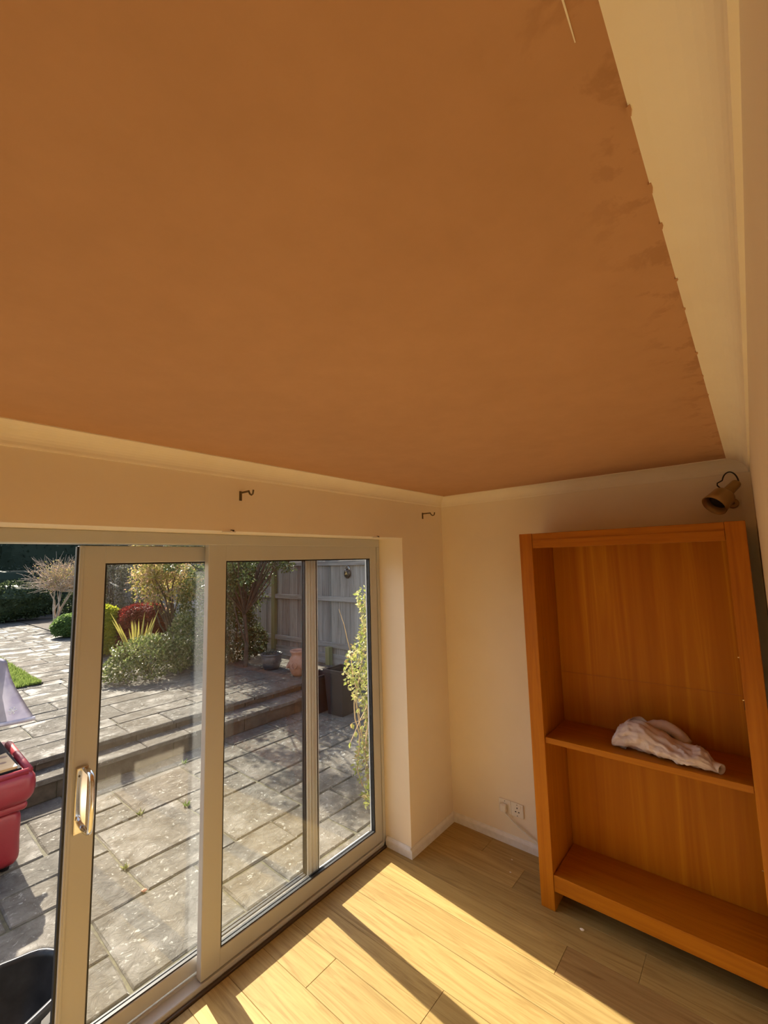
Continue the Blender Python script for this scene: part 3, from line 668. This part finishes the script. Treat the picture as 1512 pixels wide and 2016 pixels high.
def core(bm, c, rad, power=2.0, lump=0.15, zmin=None, sub=3):
    r = bmesh.ops.create_icosphere(bm, subdivisions=sub, radius=1.0)['verts']; c = Vector(c)
    for v_ in r:
        d = v_.co.normalized(); q = Vector((math.copysign(abs(d.x)**(2/power), d.x), math.copysign(abs(d.y)**(2/power), d.y), math.copysign(abs(d.z)**(2/power), d.z)))
        v_.co = c + Vector((q.x*rad[0], q.y*rad[1], q.z*rad[2]))*(1+lump*noise.noise(d*2.2+c))
        if zmin is not None: v_.co.z = max(v_.co.z, zmin)
    return bm
def branches(bm, base, tips, r0, r, bend=0.15):
    base = Vector(base)
    for tp in tips:
        tp = Vector(tp); mid = base.lerp(tp, 0.5) + rvec(r)*bend*(tp-base).length*0.5; q = base.lerp(tp, 0.8) + rvec(r)*bend*0.3*(tp-base).length
        tube(bm, [base + Vector((0, 0, r0)), mid, q, tp], [r0, r0*0.65, r0*0.4, r0*0.15], 5)
    return bm
rv = random.Random(99)
def bush(name, base, c, rad, n, L, W, mat, lab, cat='shrub', power=2.0, lump=0.25, inner=0.65, zmin=None, stem='bark', solid=False, group=None, twigs=7):
    t_ = thing(name, base, lab, cat, group)
    zmin = base[2]+0.01+L*0.9 if zmin is None else zmin
    tips = [Vector(c) + Vector((rv.uniform(-.6, .6)*rad[0], rv.uniform(-.6, .6)*rad[1], rv.uniform(-.1, .7)*rad[2])) for _ in range(twigs)]
    obj('stems', branches(B(), base, tips, 0.012+0.012*max(rad), rv), stem, t_)
    bm = B()
    if solid: core(bm, c, [q*0.86 for q in rad], power, lump*0.5, base[2])
    crown(bm, c, rad, n, L, W, rv, inner, lump, zmin, power)
    obj('foliage', bm, mat, t_, kind='stuff')
    return t_
bush('low_shrub', (0.15, 5.75, ZU), (0.16, 5.75, ZU+0.22), (0.66, 0.50, 0.40), 5600, 0.055, 0.03, 'leaf_mixed', 'sprawling variegated shrub spilling over the terrace edge', lump=0.35)
bush('low_shrub', (0.88, 5.85, ZU), (0.90, 5.9, ZU+0.40), (0.42, 0.42, 0.50), 3400, 0.055, 0.03, 'leaf_mixed', 'taller variegated shrub behind the door mullion', lump=0.35)
bush('clipped_red_shrub', (0.90, 8.05, ZU), (0.90, 8.05, ZU+0.48), (0.475, 0.46, 0.52), 9000, 0.045, 0.026, 'leaf_red', 'clipped dark red barberry dome in the flower bed', power=2.9, lump=0.10, inner=0.90, solid=True)
bush('golden_shrub', (0.30, 8.50, ZU), (0.30, 8.50, ZU+0.46), (0.29, 0.40, 0.54), 6000, 0.055, 0.035, 'leaf_gold', 'bright yellow-green golden shrub beside the red dome', power=2.5, lump=0.15, inner=0.86, solid=True)
bush('round_shrub', (0.62, 12.0, ZU), (0.64, 12.0, ZU+0.27), (0.38, 0.4, 0.31), 4200, 0.055, 0.035, 'leaf_green', 'rounded fresh green bush by the garden path', lump=0.15, inner=0.85, solid=True)
# golden maple
t_ = thing('maple_tree', (1.20, 7.05, ZU), 'young maple with golden-pink spring leaves by the fence', 'tree')
tips = [(1.20+rv.uniform(-.6, .55), 7.05+rv.uniform(-.5, .5), rv.uniform(1.25, 2.6)) for _ in range(18)]
obj('trunk', branches(B(), (1.20, 7.05, ZU), tips, 0.024, rv), 'bark', t_)
bm = B()
for q in tips: crown(bm, q, (0.34, 0.34, 0.16), 330, 0.06, 0.035, rv, 0.2, 0.4)
crown(bm, (1.2, 7.0, 1.8), (0.65, 0.6, 0.75), 1500, 0.06, 0.035, rv, 0.4, 0.4)
obj('foliage', bm, 'leaf_maple', t_, kind='stuff')
bush('leafy_shrub', (1.35, 6.45, ZU), (1.30, 6.45, 0.95), (0.40, 0.35, 0.85), 3600, 0.06, 0.035, 'leaf_mixed', 'light green leafy shrub under the golden maple', lump=0.4)
# shade tree with small dark leaves: its shadow dapples the patio
t_ = thing('shade_tree', (1.42, 5.0, ZU), 'dark small-leaved tree shading the patio corner', 'tree')
tips = []
for _ in range(34):
    d = rvec(rv); tips.append(Vector((1.15, 4.95, 2.55)) + Vector((d.x*1.15, d.y*1.0, d.z*0.8)))
fork = Vector((1.38, 4.98, 1.05))
bm = tube(B(), [(1.42, 5.0, ZU-0.02), (1.44, 5.0, 0.6), fork], [0.04, 0.034, 0.03], 8); branches(bm, fork, tips, 0.018, rv)
tube(bm, [(1.43, 5.0, 0.55), (1.25, 4.98, 0.95), (1.10, 4.95, 1.45)], [0.018, 0.014, 0.008], 6)
obj('trunk', bm, 'bark', t_)
bm = B()
for q in tips:
    for _ in range(5):
        c_ = Vector(q) + rvec(rv)*0.26; crown(bm, c_, (0.15, 0.15, 0.11), 85, 0.06, 0.032, rv, 0.1, 0.5)
for q in ((1.2, 5.0, 1.55), (1.05, 4.9, 1.75), (1.15, 5.1, 1.9), (1.35, 5.2, 1.75), (1.7, 5.3, 1.9), (1.9, 5.35, 1.75), (1.5, 5.3, 1.9), (1.25, 5.3, 1.1), (1.75, 5.4, 1.3), (1.55, 5.2, 1.45), (1.75, 5.2, 1.7), (1.45, 5.3, 1.15), (1.3, 5.4, 1.3), (1.6, 5.5, 1.7)): crown(bm, q, (0.34, 0.3, 0.34), 520, 0.055, 0.028, rv, 0.15, 0.5)
obj('foliage', bm, 'leaf_tree', t_, kind='stuff')
bush('dark_bush', (1.45, 5.55, ZU), (1.45, 5.50, 0.72), (0.46, 0.36, 0.75), 5200, 0.05, 0.028, 'leaf_dark', 'dark evergreen bush under the shade tree', lump=0.35)
bush('dark_bush', (1.98, 5.55, ZU), (1.98, 5.55, 0.42), (0.22, 0.22, 0.34), 1500, 0.05, 0.028, 'leaf_dark', 'small rounded dark bush before the fence post', lump=0.2)
# pale bare shrub far down the path
t_ = thing('bare_shrub', (1.05, 15.2, ZU+0.014), 'leafless pale twiggy shrub in the far flower bed', 'shrub')
bm = B(); bt = Vector((1.05, 15.2, ZU+0.014)); tips2 = []
for k in range(7):
    d = Vector((rv.uniform(-.55, .60), rv.uniform(-.5, .5), rv.uniform(1.0, 1.30))); tips2.append(bt + d)
branches(bm, bt, tips2, 0.035, rv, 0.2)
for q in tips2:
    for _ in range(16):
        d = rvec(rv); d.z = abs(d.z)*0.9; e = q + Vector((d.x*0.75, d.y*0.6, d.z*0.95)); tube(bm, [q, q.lerp(e, 0.5)+rvec(rv)*0.07, e], [0.012, 0.008, 0.004], 4)
        for _ in range(5): e2 = e + rvec(rv)*0.22; tube(bm, [q.lerp(e, rv.uniform(.4, .95)), e2], [0.006, 0.003], 3)
obj('twigs', bm, 'pale_twig', t_)
bm = B()
for q in tips2: crown(bm, q + Vector((0, 0, 0.35)), (0.5, 0.45, 0.4), 230, 0.05, 0.025, rv, 0.2, 0.4)
obj('buds', bm, 'leaf_maple', t_, kind='stuff')
# dark hedges and conifers at the far end
bush('evergreen_shrub', (0.2, 17.9, ZU), (0.1, 17.9, 0.80), (1.7, 0.6, 0.70), 5200, 0.10, 0.055, 'leaf_dark', 'low dark evergreen shrub at the end of the path', lump=0.3, solid=True, inner=0.85)
bush('evergreen_shrub', (2.1, 16.6, ZU), (2.1, 16.6, 0.55), (0.5, 0.6, 0.6), 3000, 0.09, 0.05, 'leaf_dark', 'dark evergreen shrub below the bare twiggy one', lump=0.3, solid=True, inner=0.85)
bush('hedge', (-0.5, 20.0, 0.172), (-0.5, 20.0, 1.05), (7.5, 0.7, 1.0), 14000, 0.13, 0.06, 'leaf_hedge', 'long dark clipped hedge across the garden end', 'hedge', power=6, lump=0.1, inner=0.93, solid=True)
for k, (x, y, s, lab) in enumerate(((-6.6, 23.2, 1.95, 'dark tree at the far left behind the hedge'), (-2.2, 23.2, 1.95, 'dark tree left of centre behind the hedge'), (2.2, 23.2, 1.95, 'dark tree right of centre behind the hedge'), (6.6, 23.2, 1.95, 'dark tree at the far right behind the hedge'), (-4.4, 27.0, 1.9, 'taller dark tree in the left gap of the far row'), (0.0, 27.0, 1.9, 'taller dark tree in the middle gap of the far row'), (4.4, 27.0, 1.9, 'taller dark tree in the right gap of the far row'))):
    bush('dark_tree', (x, y, 0.172), (x, y, 2.7+0.8*(k > 3)), (s, 1.5, 2.7+0.8*(k > 3)), 4200, 0.16, 0.08, 'leaf_hedge', lab, 'tree', lump=0.2, inner=0.88, power=3, solid=True, group='dark trees at the garden end')
bush('conifer', (-1.95, 18.75, 0.172), (-1.95, 18.75, 1.75), (0.5, 0.4, 1.6), 3000, 0.10, 0.03, 'leaf_conifer', 'blue-green conifer before the far hedge', 'tree', lump=0.2, inner=0.8, solid=True)
# ivy mass and grey shrubs hiding the far fence
bush('ivy_mass', (2.2, 11.3, ZU), (2.10, 11.35, 1.15), (0.26, 1.15, 1.15), 5200, 0.07, 0.03, 'leaf_grey', 'grey-green tangle climbing the far fence', 'climber', power=3, lump=0.3, inner=0.7)
bush('ivy_mass', (2.1, 13.75, ZU), (2.10, 13.75, 1.2), (0.26, 0.85, 1.25), 4200, 0.08, 0.035, 'leaf_grey', 'grey-green tangle beside the bare shrub', 'climber', power=3, lump=0.3, inner=0.7)
# trees over the fence
for k, (y, lab) in enumerate(((9.0, 'neighbouring tree over the fence, nearer one'), (13.5, 'neighbouring tree over the fence, farther one'))):
    bush('dark_tree', (5.2, y, 0.0), (5.2, y, 2.5), (1.6, 1.7, 2.2), 3600, 0.14, 0.07, 'leaf_dark', lab, 'tree', lump=0.3, inner=0.8, solid=True, group='dark trees beyond the fence')
# phormium with sword leaves
t_ = thing('sword_leaf_plant', (0.42, 6.95, ZU), 'spiky plant with upright yellow sword-shaped leaves', 'plant')
for k in range(24):
    a = rv.uniform(0, 6.28); lean = rv.uniform(0.05, 0.42); h = rv.uniform(0.6, 0.98) if k < 12 else rv.uniform(0.35, 0.65)
    bm = B(); base = Vector((0.42+0.06*math.cos(a), 6.95+0.06*math.sin(a), ZU)); d = Vector((math.cos(a)*lean, math.sin(a)*lean, 1.0)); sd = Vector((0.70, -0.70, 0)); prev = None
    for q in range(7):
        s = q/6; p = base + d*h*s + Vector((math.cos(a), math.sin(a), 0))*lean*h*0.35*s*s; wd = 0.027*(1-s**3)+0.001
        pair = (bm.verts.new(p-sd*wd), bm.verts.new(p+Vector((0, 0, 0))+d.cross(sd).normalized()*wd*0.4), bm.verts.new(p+sd*wd))
        if prev:
            bm.faces.new((prev[0], prev[1], pair[1], pair[0])); bm.faces.new((prev[1], prev[2], pair[2], pair[1]))
        prev = pair
    obj('sword_leaf', bm, 'leaf_sword', t_)
# climbing vine just outside the right-hand pane
t_ = thing('climbing_vine', (0.22, 0.95, ZP), 'sunlit yellow-green climbing vine just outside the right pane', 'climber')
bm = B()
for k in range(7):
    pts = []; x, y = 0.16+rv.uniform(-.12, .12), 0.95+rv.uniform(-.1, .1)
    for q in range(12):
        pts.append((x, y, ZP + q*0.145)); x += rv.uniform(-.05, .05); y += rv.uniform(-.05, .05); x = min(max(x, -0.06), 0.4); y = min(max(y, .75), 1.15)
    tube(bm, pts, [0.007]*8+[0.005, 0.004, 0.003, 0.002], 5)
tube(bm, [(0.12, 0.9, 0.80), (0.02, 0.88, 0.62), (-0.08, 0.86, 0.55), (-0.22, 0.84, 0.42)], [0.004, 0.0035, 0.003, 0.002], 5)
tube(bm, [(-0.08, 0.86, 0.55), (-0.19, 0.85, 0.56)], [0.003, 0.0015], 4); tube(bm, [(-0.08, 0.86, 0.55), (-0.10, 0.85, 0.66)], [0.003, 0.0015], 4); tube(bm, [(-0.08, 0.86, 0.55), (0.06, 0.86, 0.55)], [0.003, 0.0015], 4)
obj('stems', bm, 'vine_stem', t_)
bm = B()
for k in range(3800):
    z = ZP + 0.12 + 1.62*rv.random(); c_ = Vector((0.235+0.08*math.sin(z*5), 0.95, z)); rr_ = 0.26*(0.55+0.45*math.sin(z*4.1+1)**2)
    d = rvec(rv); p = c_ + Vector((d.x*rr_, d.y*rr_*0.8, d.z*0.1)); leaf(bm, p, (d*0.6+rvec(rv)+Vector((0, 0, -.3))).normalized(), rvec(rv), rv.uniform(.025, .055), rv.uniform(.015, .03))
for p in ((-0.22, 0.84, 0.42), (-0.19, 0.85, 0.56), (-0.1, .85, .66), (-0.14, .85, .48), (-.05, .86, .5)):
    for _ in range(3): leaf(bm, Vector(p), (rvec(rv)*0.6+Vector((0, 0, -1))).normalized(), rvec(rv), .05, .028)
obj('foliage', bm, 'leaf_vine', t_, kind='stuff')
bush('herb_clump', (0.10, 0.72, ZP), (0.10, 0.72, ZP+0.10), (0.26, 0.14, 0.12), 420, 0.05, 0.02, 'leaf_vine', 'low yellow-green clump growing at the wall foot', 'plant', twigs=4)
# weeds in the paving joints
for k, (x, y, s, lab) in enumerate(((-1.32, 2.215, 0.055, 'dark tuft of weed where three patio slabs meet'), (-1.65, 1.60, 0.045, 'small weed in the joint of the nearer slabs'), (-1.02, 2.02, 0.06, 'pale green weed in the joint near the fixed door panel'), (-0.66, 2.84, 0.06, 'weed sprouting close to the first step'))):
    bm = B()
    for _ in range(16): leaf(bm, Vector((x+rv.uniform(-.012, .012), y+rv.uniform(-.012, .012), ZP-0.006)), Vector((rv.uniform(-.8, .8), rv.uniform(-.8, .8), rv.uniform(.4, 1.2))), rvec(rv), s*rv.uniform(.5, 1.1), 0.012)
    obj('weed', bm, 'leaf_mixed' if k in (0, 1) else 'leaf_green', label=lab, cat='weed', group='weeds in the paving joints')
bm = B(); bmesh.ops.create_icosphere(bm, subdivisions=2, radius=0.014)
for v_ in bm.verts: v_.co = Vector((v_.co.x*1.2, v_.co.y*0.9, v_.co.z*0.6)) * (1+0.5*noise.noise(v_.co*60))
bmesh.ops.translate(bm, verts=bm.verts, vec=(-1.655, 1.27, ZP+0.004)); obj('terracotta_shard', bm, 'terracotta', label='small terracotta shard in a patio joint', cat='shard')
# pale stake by the far post
obj('stake', tube(B(), [(2.05, 12.9, 1.36), (2.15, 13.9, 1.46)], [0.03, 0.022], 6), 'stake_wood', label='pale broken stake caught in the tangle by the far post', cat='stake')

# ------------------------------------------------------------------ pots and planters
tp = thing('strawberry_pot', (1.60, 3.78, ZU), 'terracotta strawberry pot with side pockets', 'pot')
prof = [(0.085, 0), (0.115, 0.03), (0.150, 0.12), (0.155, 0.20), (0.140, 0.265), (0.118, 0.30), (0.112, 0.33), (0.130, 0.352), (0.140, 0.372), (0.138, 0.385), (0.120, 0.386), (0.100, 0.355), (0.098, 0.31)]
obj('body', lathe(B(), prof, (1.60, 3.78, ZU), n=32, cap_first=True), 'terracotta', tp, True)
obj('soil', lathe(B(), [(0.10, 0.30), (0.05, 0.315), (0.002, 0.32)], (1.60, 3.78, ZU), n=20, cap_last=True), 'soil', tp, True)
for a, z in ((3.6, 0.16), (4.5, 0.14), (5.3, 0.17), (2.6, 0.15)):
    c_ = Vector((1.60+0.135*math.cos(a), 3.78+0.135*math.sin(a), ZU+z)); od = Vector((math.cos(a), math.sin(a), 0.55))
    obj('pocket', lathe(B(), [(0.030, -0.035), (0.044, 0.01), (0.052, 0.045), (0.044, 0.046), (0.034, 0.01)], c_, od, 16), 'terracotta', tp, True)
bp = thing('blue_pot', (1.60, 4.50, ZU), 'dark blue-grey glazed pot beside the terracotta one', 'pot')
obj('body', lathe(B(), [(0.115, 0), (0.135, 0.03), (0.16, 0.13), (0.168, 0.20), (0.160, 0.215), (0.182, 0.232), (0.186, 0.25), (0.176, 0.258), (0.155, 0.245), (0.15, 0.2)], (1.60, 4.50, ZU), n=32, cap_first=True), 'blue_glaze', bp, True)
obj('soil', lathe(B(), [(0.155, 0.215), (0.08, 0.235), (0.002, 0.24)], (1.60, 4.50, ZU), n=20, cap_last=True), 'soil', bp, True)
for k in range(9):
    a = 3.3 + k*0.26
    obj('dimple', lathe(B(), [(0.010, 0), (0.006, 0.006), (0.001, 0.008)], (1.60+0.158*math.cos(a), 4.50+0.158*math.sin(a), ZU+0.12+0.012*(k % 2)), (math.cos(a), math.sin(a), 0), 8, True), 'planter_black', bp)
bm = B(); crown(bm, (1.60, 4.50, ZU+0.27), (0.12, 0.12, 0.05), 160, 0.035, 0.018, rv, 0.1, 0.3); obj('seedlings', bm, 'leaf_grey', bp, kind='stuff')
def planter(x, y, z0, s0, s1, h, rot, lab):
    p = thing('square_planter', (x, y, z0), lab, 'planter', group='tall black square planters')
    R_ = Matrix.Rotation(rot, 4, 'Z')
    def sq(s, z): return [Vector((x, y, z)) + R_ @ Vector((a*s, b_*s, 0)) for a, b_ in ((-1, -1), (1, -1), (1, 1), (-1, 1))]
    def loft(levels, cap0=False, cap1=False):
        bm = B(); rings = [[bm.verts.new(q) for q in sq(s, z)] for s, z in levels]
        for k in range(len(rings)-1):
            for i in range(4): bm.faces.new((rings[k][i], rings[k][(i+1) % 4], rings[k+1][(i+1) % 4], rings[k+1][i]))
        if cap0: bm.faces.new(list(reversed(rings[0])))
        if cap1: bm.faces.new(rings[-1])
        return bm
    obj('body', loft([(s0, z0), (s1, z0+h-0.03), (s1-0.02, z0+h-0.03), (s1-0.03, z0+h-0.10)], True), 'planter_black', p)
    obj('rim', loft([(s1+0.001, z0+h-0.045), (s1+0.012, z0+h-0.04), (s1+0.012, z0+h), (s1-0.012, z0+h), (s1-0.014, z0+h-0.03)]), 'planter_black', p)
    obj('soil', loft([(s1-0.026, z0+h-0.09), (0.01, z0+h-0.075)], False, True), 'soil', p)
planter(1.39, 2.60, ZP, 0.13, 0.168, 0.59, 0.05, 'tall black square planter standing on the lower patio')
planter(1.27, 2.93, ZP, 0.10, 0.13, 0.50, 0.02, 'shorter black planter half hidden behind the taller one')

# ------------------------------------------------------------------ red vinyl chair with cloth
CX0, CX1, CY0, CY1 = -2.95, -2.055, 2.13, 3.06
ch = thing('armchair', ((CX0+CX1)/2, (CY0+CY1)/2, ZP), 'old red vinyl armchair standing on the patio', 'chair')
def soft(x0, x1, y0, y1, z0, z1, bev, lump=0.012, seed=0):
    bm = B(); box(bm, x0, x1, y0, y1, z0, z1, bev, 4)
    bmesh.ops.subdivide_edges(bm, edges=bm.edges[:], cuts=1, use_grid_fill=True)
    for v_ in bm.verts: v_.co += Vector((noise.noise(v_.co*5+Vector((seed, 0, 0))), noise.noise(v_.co*5+Vector((0, seed, 3))), noise.noise(v_.co*5+Vector((5, 0, seed)))))*lump
    return bm
obj('base', soft(CX0+0.05, CX1-0.05, CY0+0.03, CY1-0.02, ZP+0.03, 0.275, 0.07, 0.010, 1), 'red_vinyl', ch, True)
obj('piping', soft(CX0+0.03, CX1-0.03, CY0+0.02, CY1, 0.262, 0.318, 0.026, 0.016, 2), 'red_vinyl', ch, True)
bm = soft(CX0, CX1+0.01, CY0-0.01, CY1, 0.300, 0.520, 0.085, 0.012, 3)
obj('seat', bm, 'red_vinyl', ch, True)
bm = B()
tube(bm, [(CX1-0.035, CY0+0.05, 0.512), (CX1-0.035, CY1-0.2, 0.524)], 0.026, 10); tube(bm, [(CX0+0.05, CY0+0.035, 0.515), (CX1-0.04, CY0+0.035, 0.512)], 0.022, 10)
obj('seat_roll', bm, 'red_vinyl', ch, True)
obj('seat_pad', bx(CX0+0.06, CX1-0.070, CY0+0.065, CY1-0.10, 0.515, 0.538, 0.004), 'black_panel', ch, label='black seat pad')
obj('backrest', soft(CX0+0.02, CX1-0.10, CY1-0.16, CY1+0.02, 0.42, 1.22, 0.07, 0.012, 4), 'red_vinyl', ch, True)
for (x, y) in ((CX0+0.12, CY0+0.12), (CX1-0.12, CY0+0.12), (CX0+0.12, CY1-0.12), (CX1-0.12, CY1-0.12)):
    obj('foot', lathe(B(), [(0.025, 0), (0.03, 0.05)], (x, y, ZP), n=12, cap_first=True, cap_last=True), 'black_panel', ch)
bd = thing('wooden_board', (-2.24, 2.32, 0.538), 'pale wooden board with round dark knots lying on the red chair', 'board')
bm = B(); prism(bm, [(-2.42, 2.20), (-2.150, 2.205), (-2.155, 2.56), (-2.215, 2.53), (-2.26, 2.42), (-2.42, 2.40)], 0.5385, 0.556)
obj('plank', bm, 'board_wood', bd)
for (x, y, r_) in ((-2.185, 2.475, 0.026), (-2.205, 2.345, 0.020), (-2.275, 2.37, 0.016), (-2.30, 2.26, 0.018)):
    obj('knot', lathe(B(), [(r_, 0), (r_*0.9, 0.0012)], (x, y, 0.5558), n=16, cap_last=True), 'knot_dark', bd)
# snowflake cloth draped over the backrest
ct = thing('tablecloth', (-2.4, 2.95, 0.56), 'lavender-white snowflake cloth draped over the red chair back', 'cloth')
bm = B(); NX, NY = 34, 44; G = []
for i in range(NX+1):
    row = []
    for j in range(NY+1):
        u = i/NX; s = j/NY*1.42                       # u across, s along: up the front, over the top, down the back
        x = -3.0 + 0.87*u
        front = 0.66
        flare = max(0, u-0.55)/0.45
        if s < front:
            z = 0.71 + s*0.84; y = CY1-0.185 - 0.10*(1-s/front)*flare - 0.02; xx = x + 0.18*flare*(1-s/front)**1.2
        elif s < front+0.22:
            a = (s-front)/0.22*math.pi; z = 1.262 + 0.02*math.sin(a); y = CY1-0.075 - 0.125*math.cos(a); xx = x
        else:
            z = 1.262-(s-front-0.22); y = CY1+0.055; xx = x + 0.09*flare*min(1, (s-front-0.22)/0.4)
        z -= 0.10*flare**2 if s >= front*0.75 else 0.10*flare**2*s/(front*0.75)
        y += 0.018*math.sin(u*17+z*3)*(1 if s < front else (-1 if s > front+.22 else 0))*0.9
        y += 0.012*noise.noise(Vector((xx*6, z*5, s)))
        row.append(bm.verts.new((xx, y, z)))
    G.append(row)
for i in range(NX):
    for j in range(NY): bm.faces.new((G[i][j], G[i+1][j], G[i+1][j+1], G[i][j+1]))
hem = [G[i][0].co.copy() for i in range(NX+1)]
spots = [(G[int(u*NX)][int(v_*NY)].co.copy(), r_) for u, v_, r_ in ((0.83, 0.22, 0.040), (0.70, 0.36, 0.07), (0.93, 0.10, 0.03), (0.60, 0.12, 0.05))]
bmesh.ops.solidify(bm, geom=bm.faces[:], thickness=0.003)
obj('sheet', bm, 'snow_cloth', ct, True)
obj('hem_roll', tube(B(), [h + Vector((0, -0.006, 0.0)) for h in hem], 0.016, 7), 'snow_cloth', ct, True)
for (p, r_) in spots:
    bm = B()
    for k in range(3):
        a = k*math.pi/3; d = Vector((math.cos(a), 0, math.sin(a)))*r_; tube(bm, [p-d+Vector((0, -.012, 0)), p+d+Vector((0, -.012, 0))], 0.0045, 4)
        for sg in (-1, 1): tube(bm, [p+d*sg*0.6+Vector((0, -.012, 0)), p+d*sg*0.95+Vector((-d.z, -.012*0, d.x))*0.25+Vector((0, -.012, 0))], 0.0035, 4)
    obj('snowflake_print', bm, 'snow_print', ct)

# ------------------------------------------------------------------ black rubber tub outside the open door
tb = thing('rubber_tub', (-2.445, 0.665, ZP), 'black rubber builder\'s tub outside the open door', 'tub')
bm = B(); n = 40; rings = []
for (r_, h, wob) in ((0.140, 0.0, 0), (0.160, 0.01, 0), (0.212, 0.275, 0.6), (0.224, 0.28, 1), (0.224, 0.293, 1), (0.208, 0.294, 1), (0.202, 0.27, 0.6), (0.15, 0.03, 0), (0.002, 0.028, 0)):
    ring = []
    for i in range(n):
        a = 2*math.pi*i/n; rr_ = r_*(1 + wob*(0.022*math.cos(8*a)+0.03*math.cos(2*a+0.6))); ring.append(bm.verts.new((-2.445+rr_*math.cos(a), 0.665+rr_*math.sin(a), ZP+h+wob*0.010*math.cos(2*a))))
    rings.append(ring)
for k in range(len(rings)-1):
    for i in range(n): bm.faces.new((rings[k][i], rings[k][(i+1) % n], rings[k+1][(i+1) % n], rings[k+1][i]))
bm.faces.new(list(reversed(rings[0])))
obj('body', bm, 'rubber', tb, True)
for s, lab in ((1, 'handle'), (-1, 'handle')):
    a0 = 2.6 if s > 0 else 5.6
    obj('handle', tube(B(), [(-2.445+(0.219+0.040*math.sin(math.pi*q/8))*math.cos(a0+0.5*q/8), 0.665+(0.219+0.040*math.sin(math.pi*q/8))*math.sin(a0+0.5*q/8), ZP+0.284+0.02*math.sin(math.pi*q/8)) for q in range(9)], 0.012, 8), 'rubber', tb, True)
bm = B()
for (a0, a1, z0, z1, rr_) in ((5.15, 5.45, 0.19, 0.225, 0.200),):
    prev = None
    for q in range(5):
        a = a0+(a1-a0)*q/4; lo = bm.verts.new((-2.445+(rr_)*math.cos(a), 0.665+(rr_)*math.sin(a), ZP+z0)); hi = bm.verts.new((-2.445+(rr_+0.012)*math.cos(a), 0.665+(rr_+0.012)*math.sin(a), ZP+z1+0.02))
        if prev: bm.faces.new((prev[0], lo, hi, prev[1]))
        prev = (lo, hi)
    bmesh.ops.solidify(bm, geom=bm.faces[:], thickness=0.002)
obj('label', bm, 'label_white', tb)
bm = B(); lathe(bm, [(0.002, 0), (0.070, 0.004), (0.080, 0.03), (0.070, 0.055), (0.002, 0.062)], (-2.395, 0.60, ZP+0.040), (0.1, 0.1, 1), 22)
obj('sponge', bm, 'sponge', label='round yellow-brown sponge inside the black tub', cat='sponge')
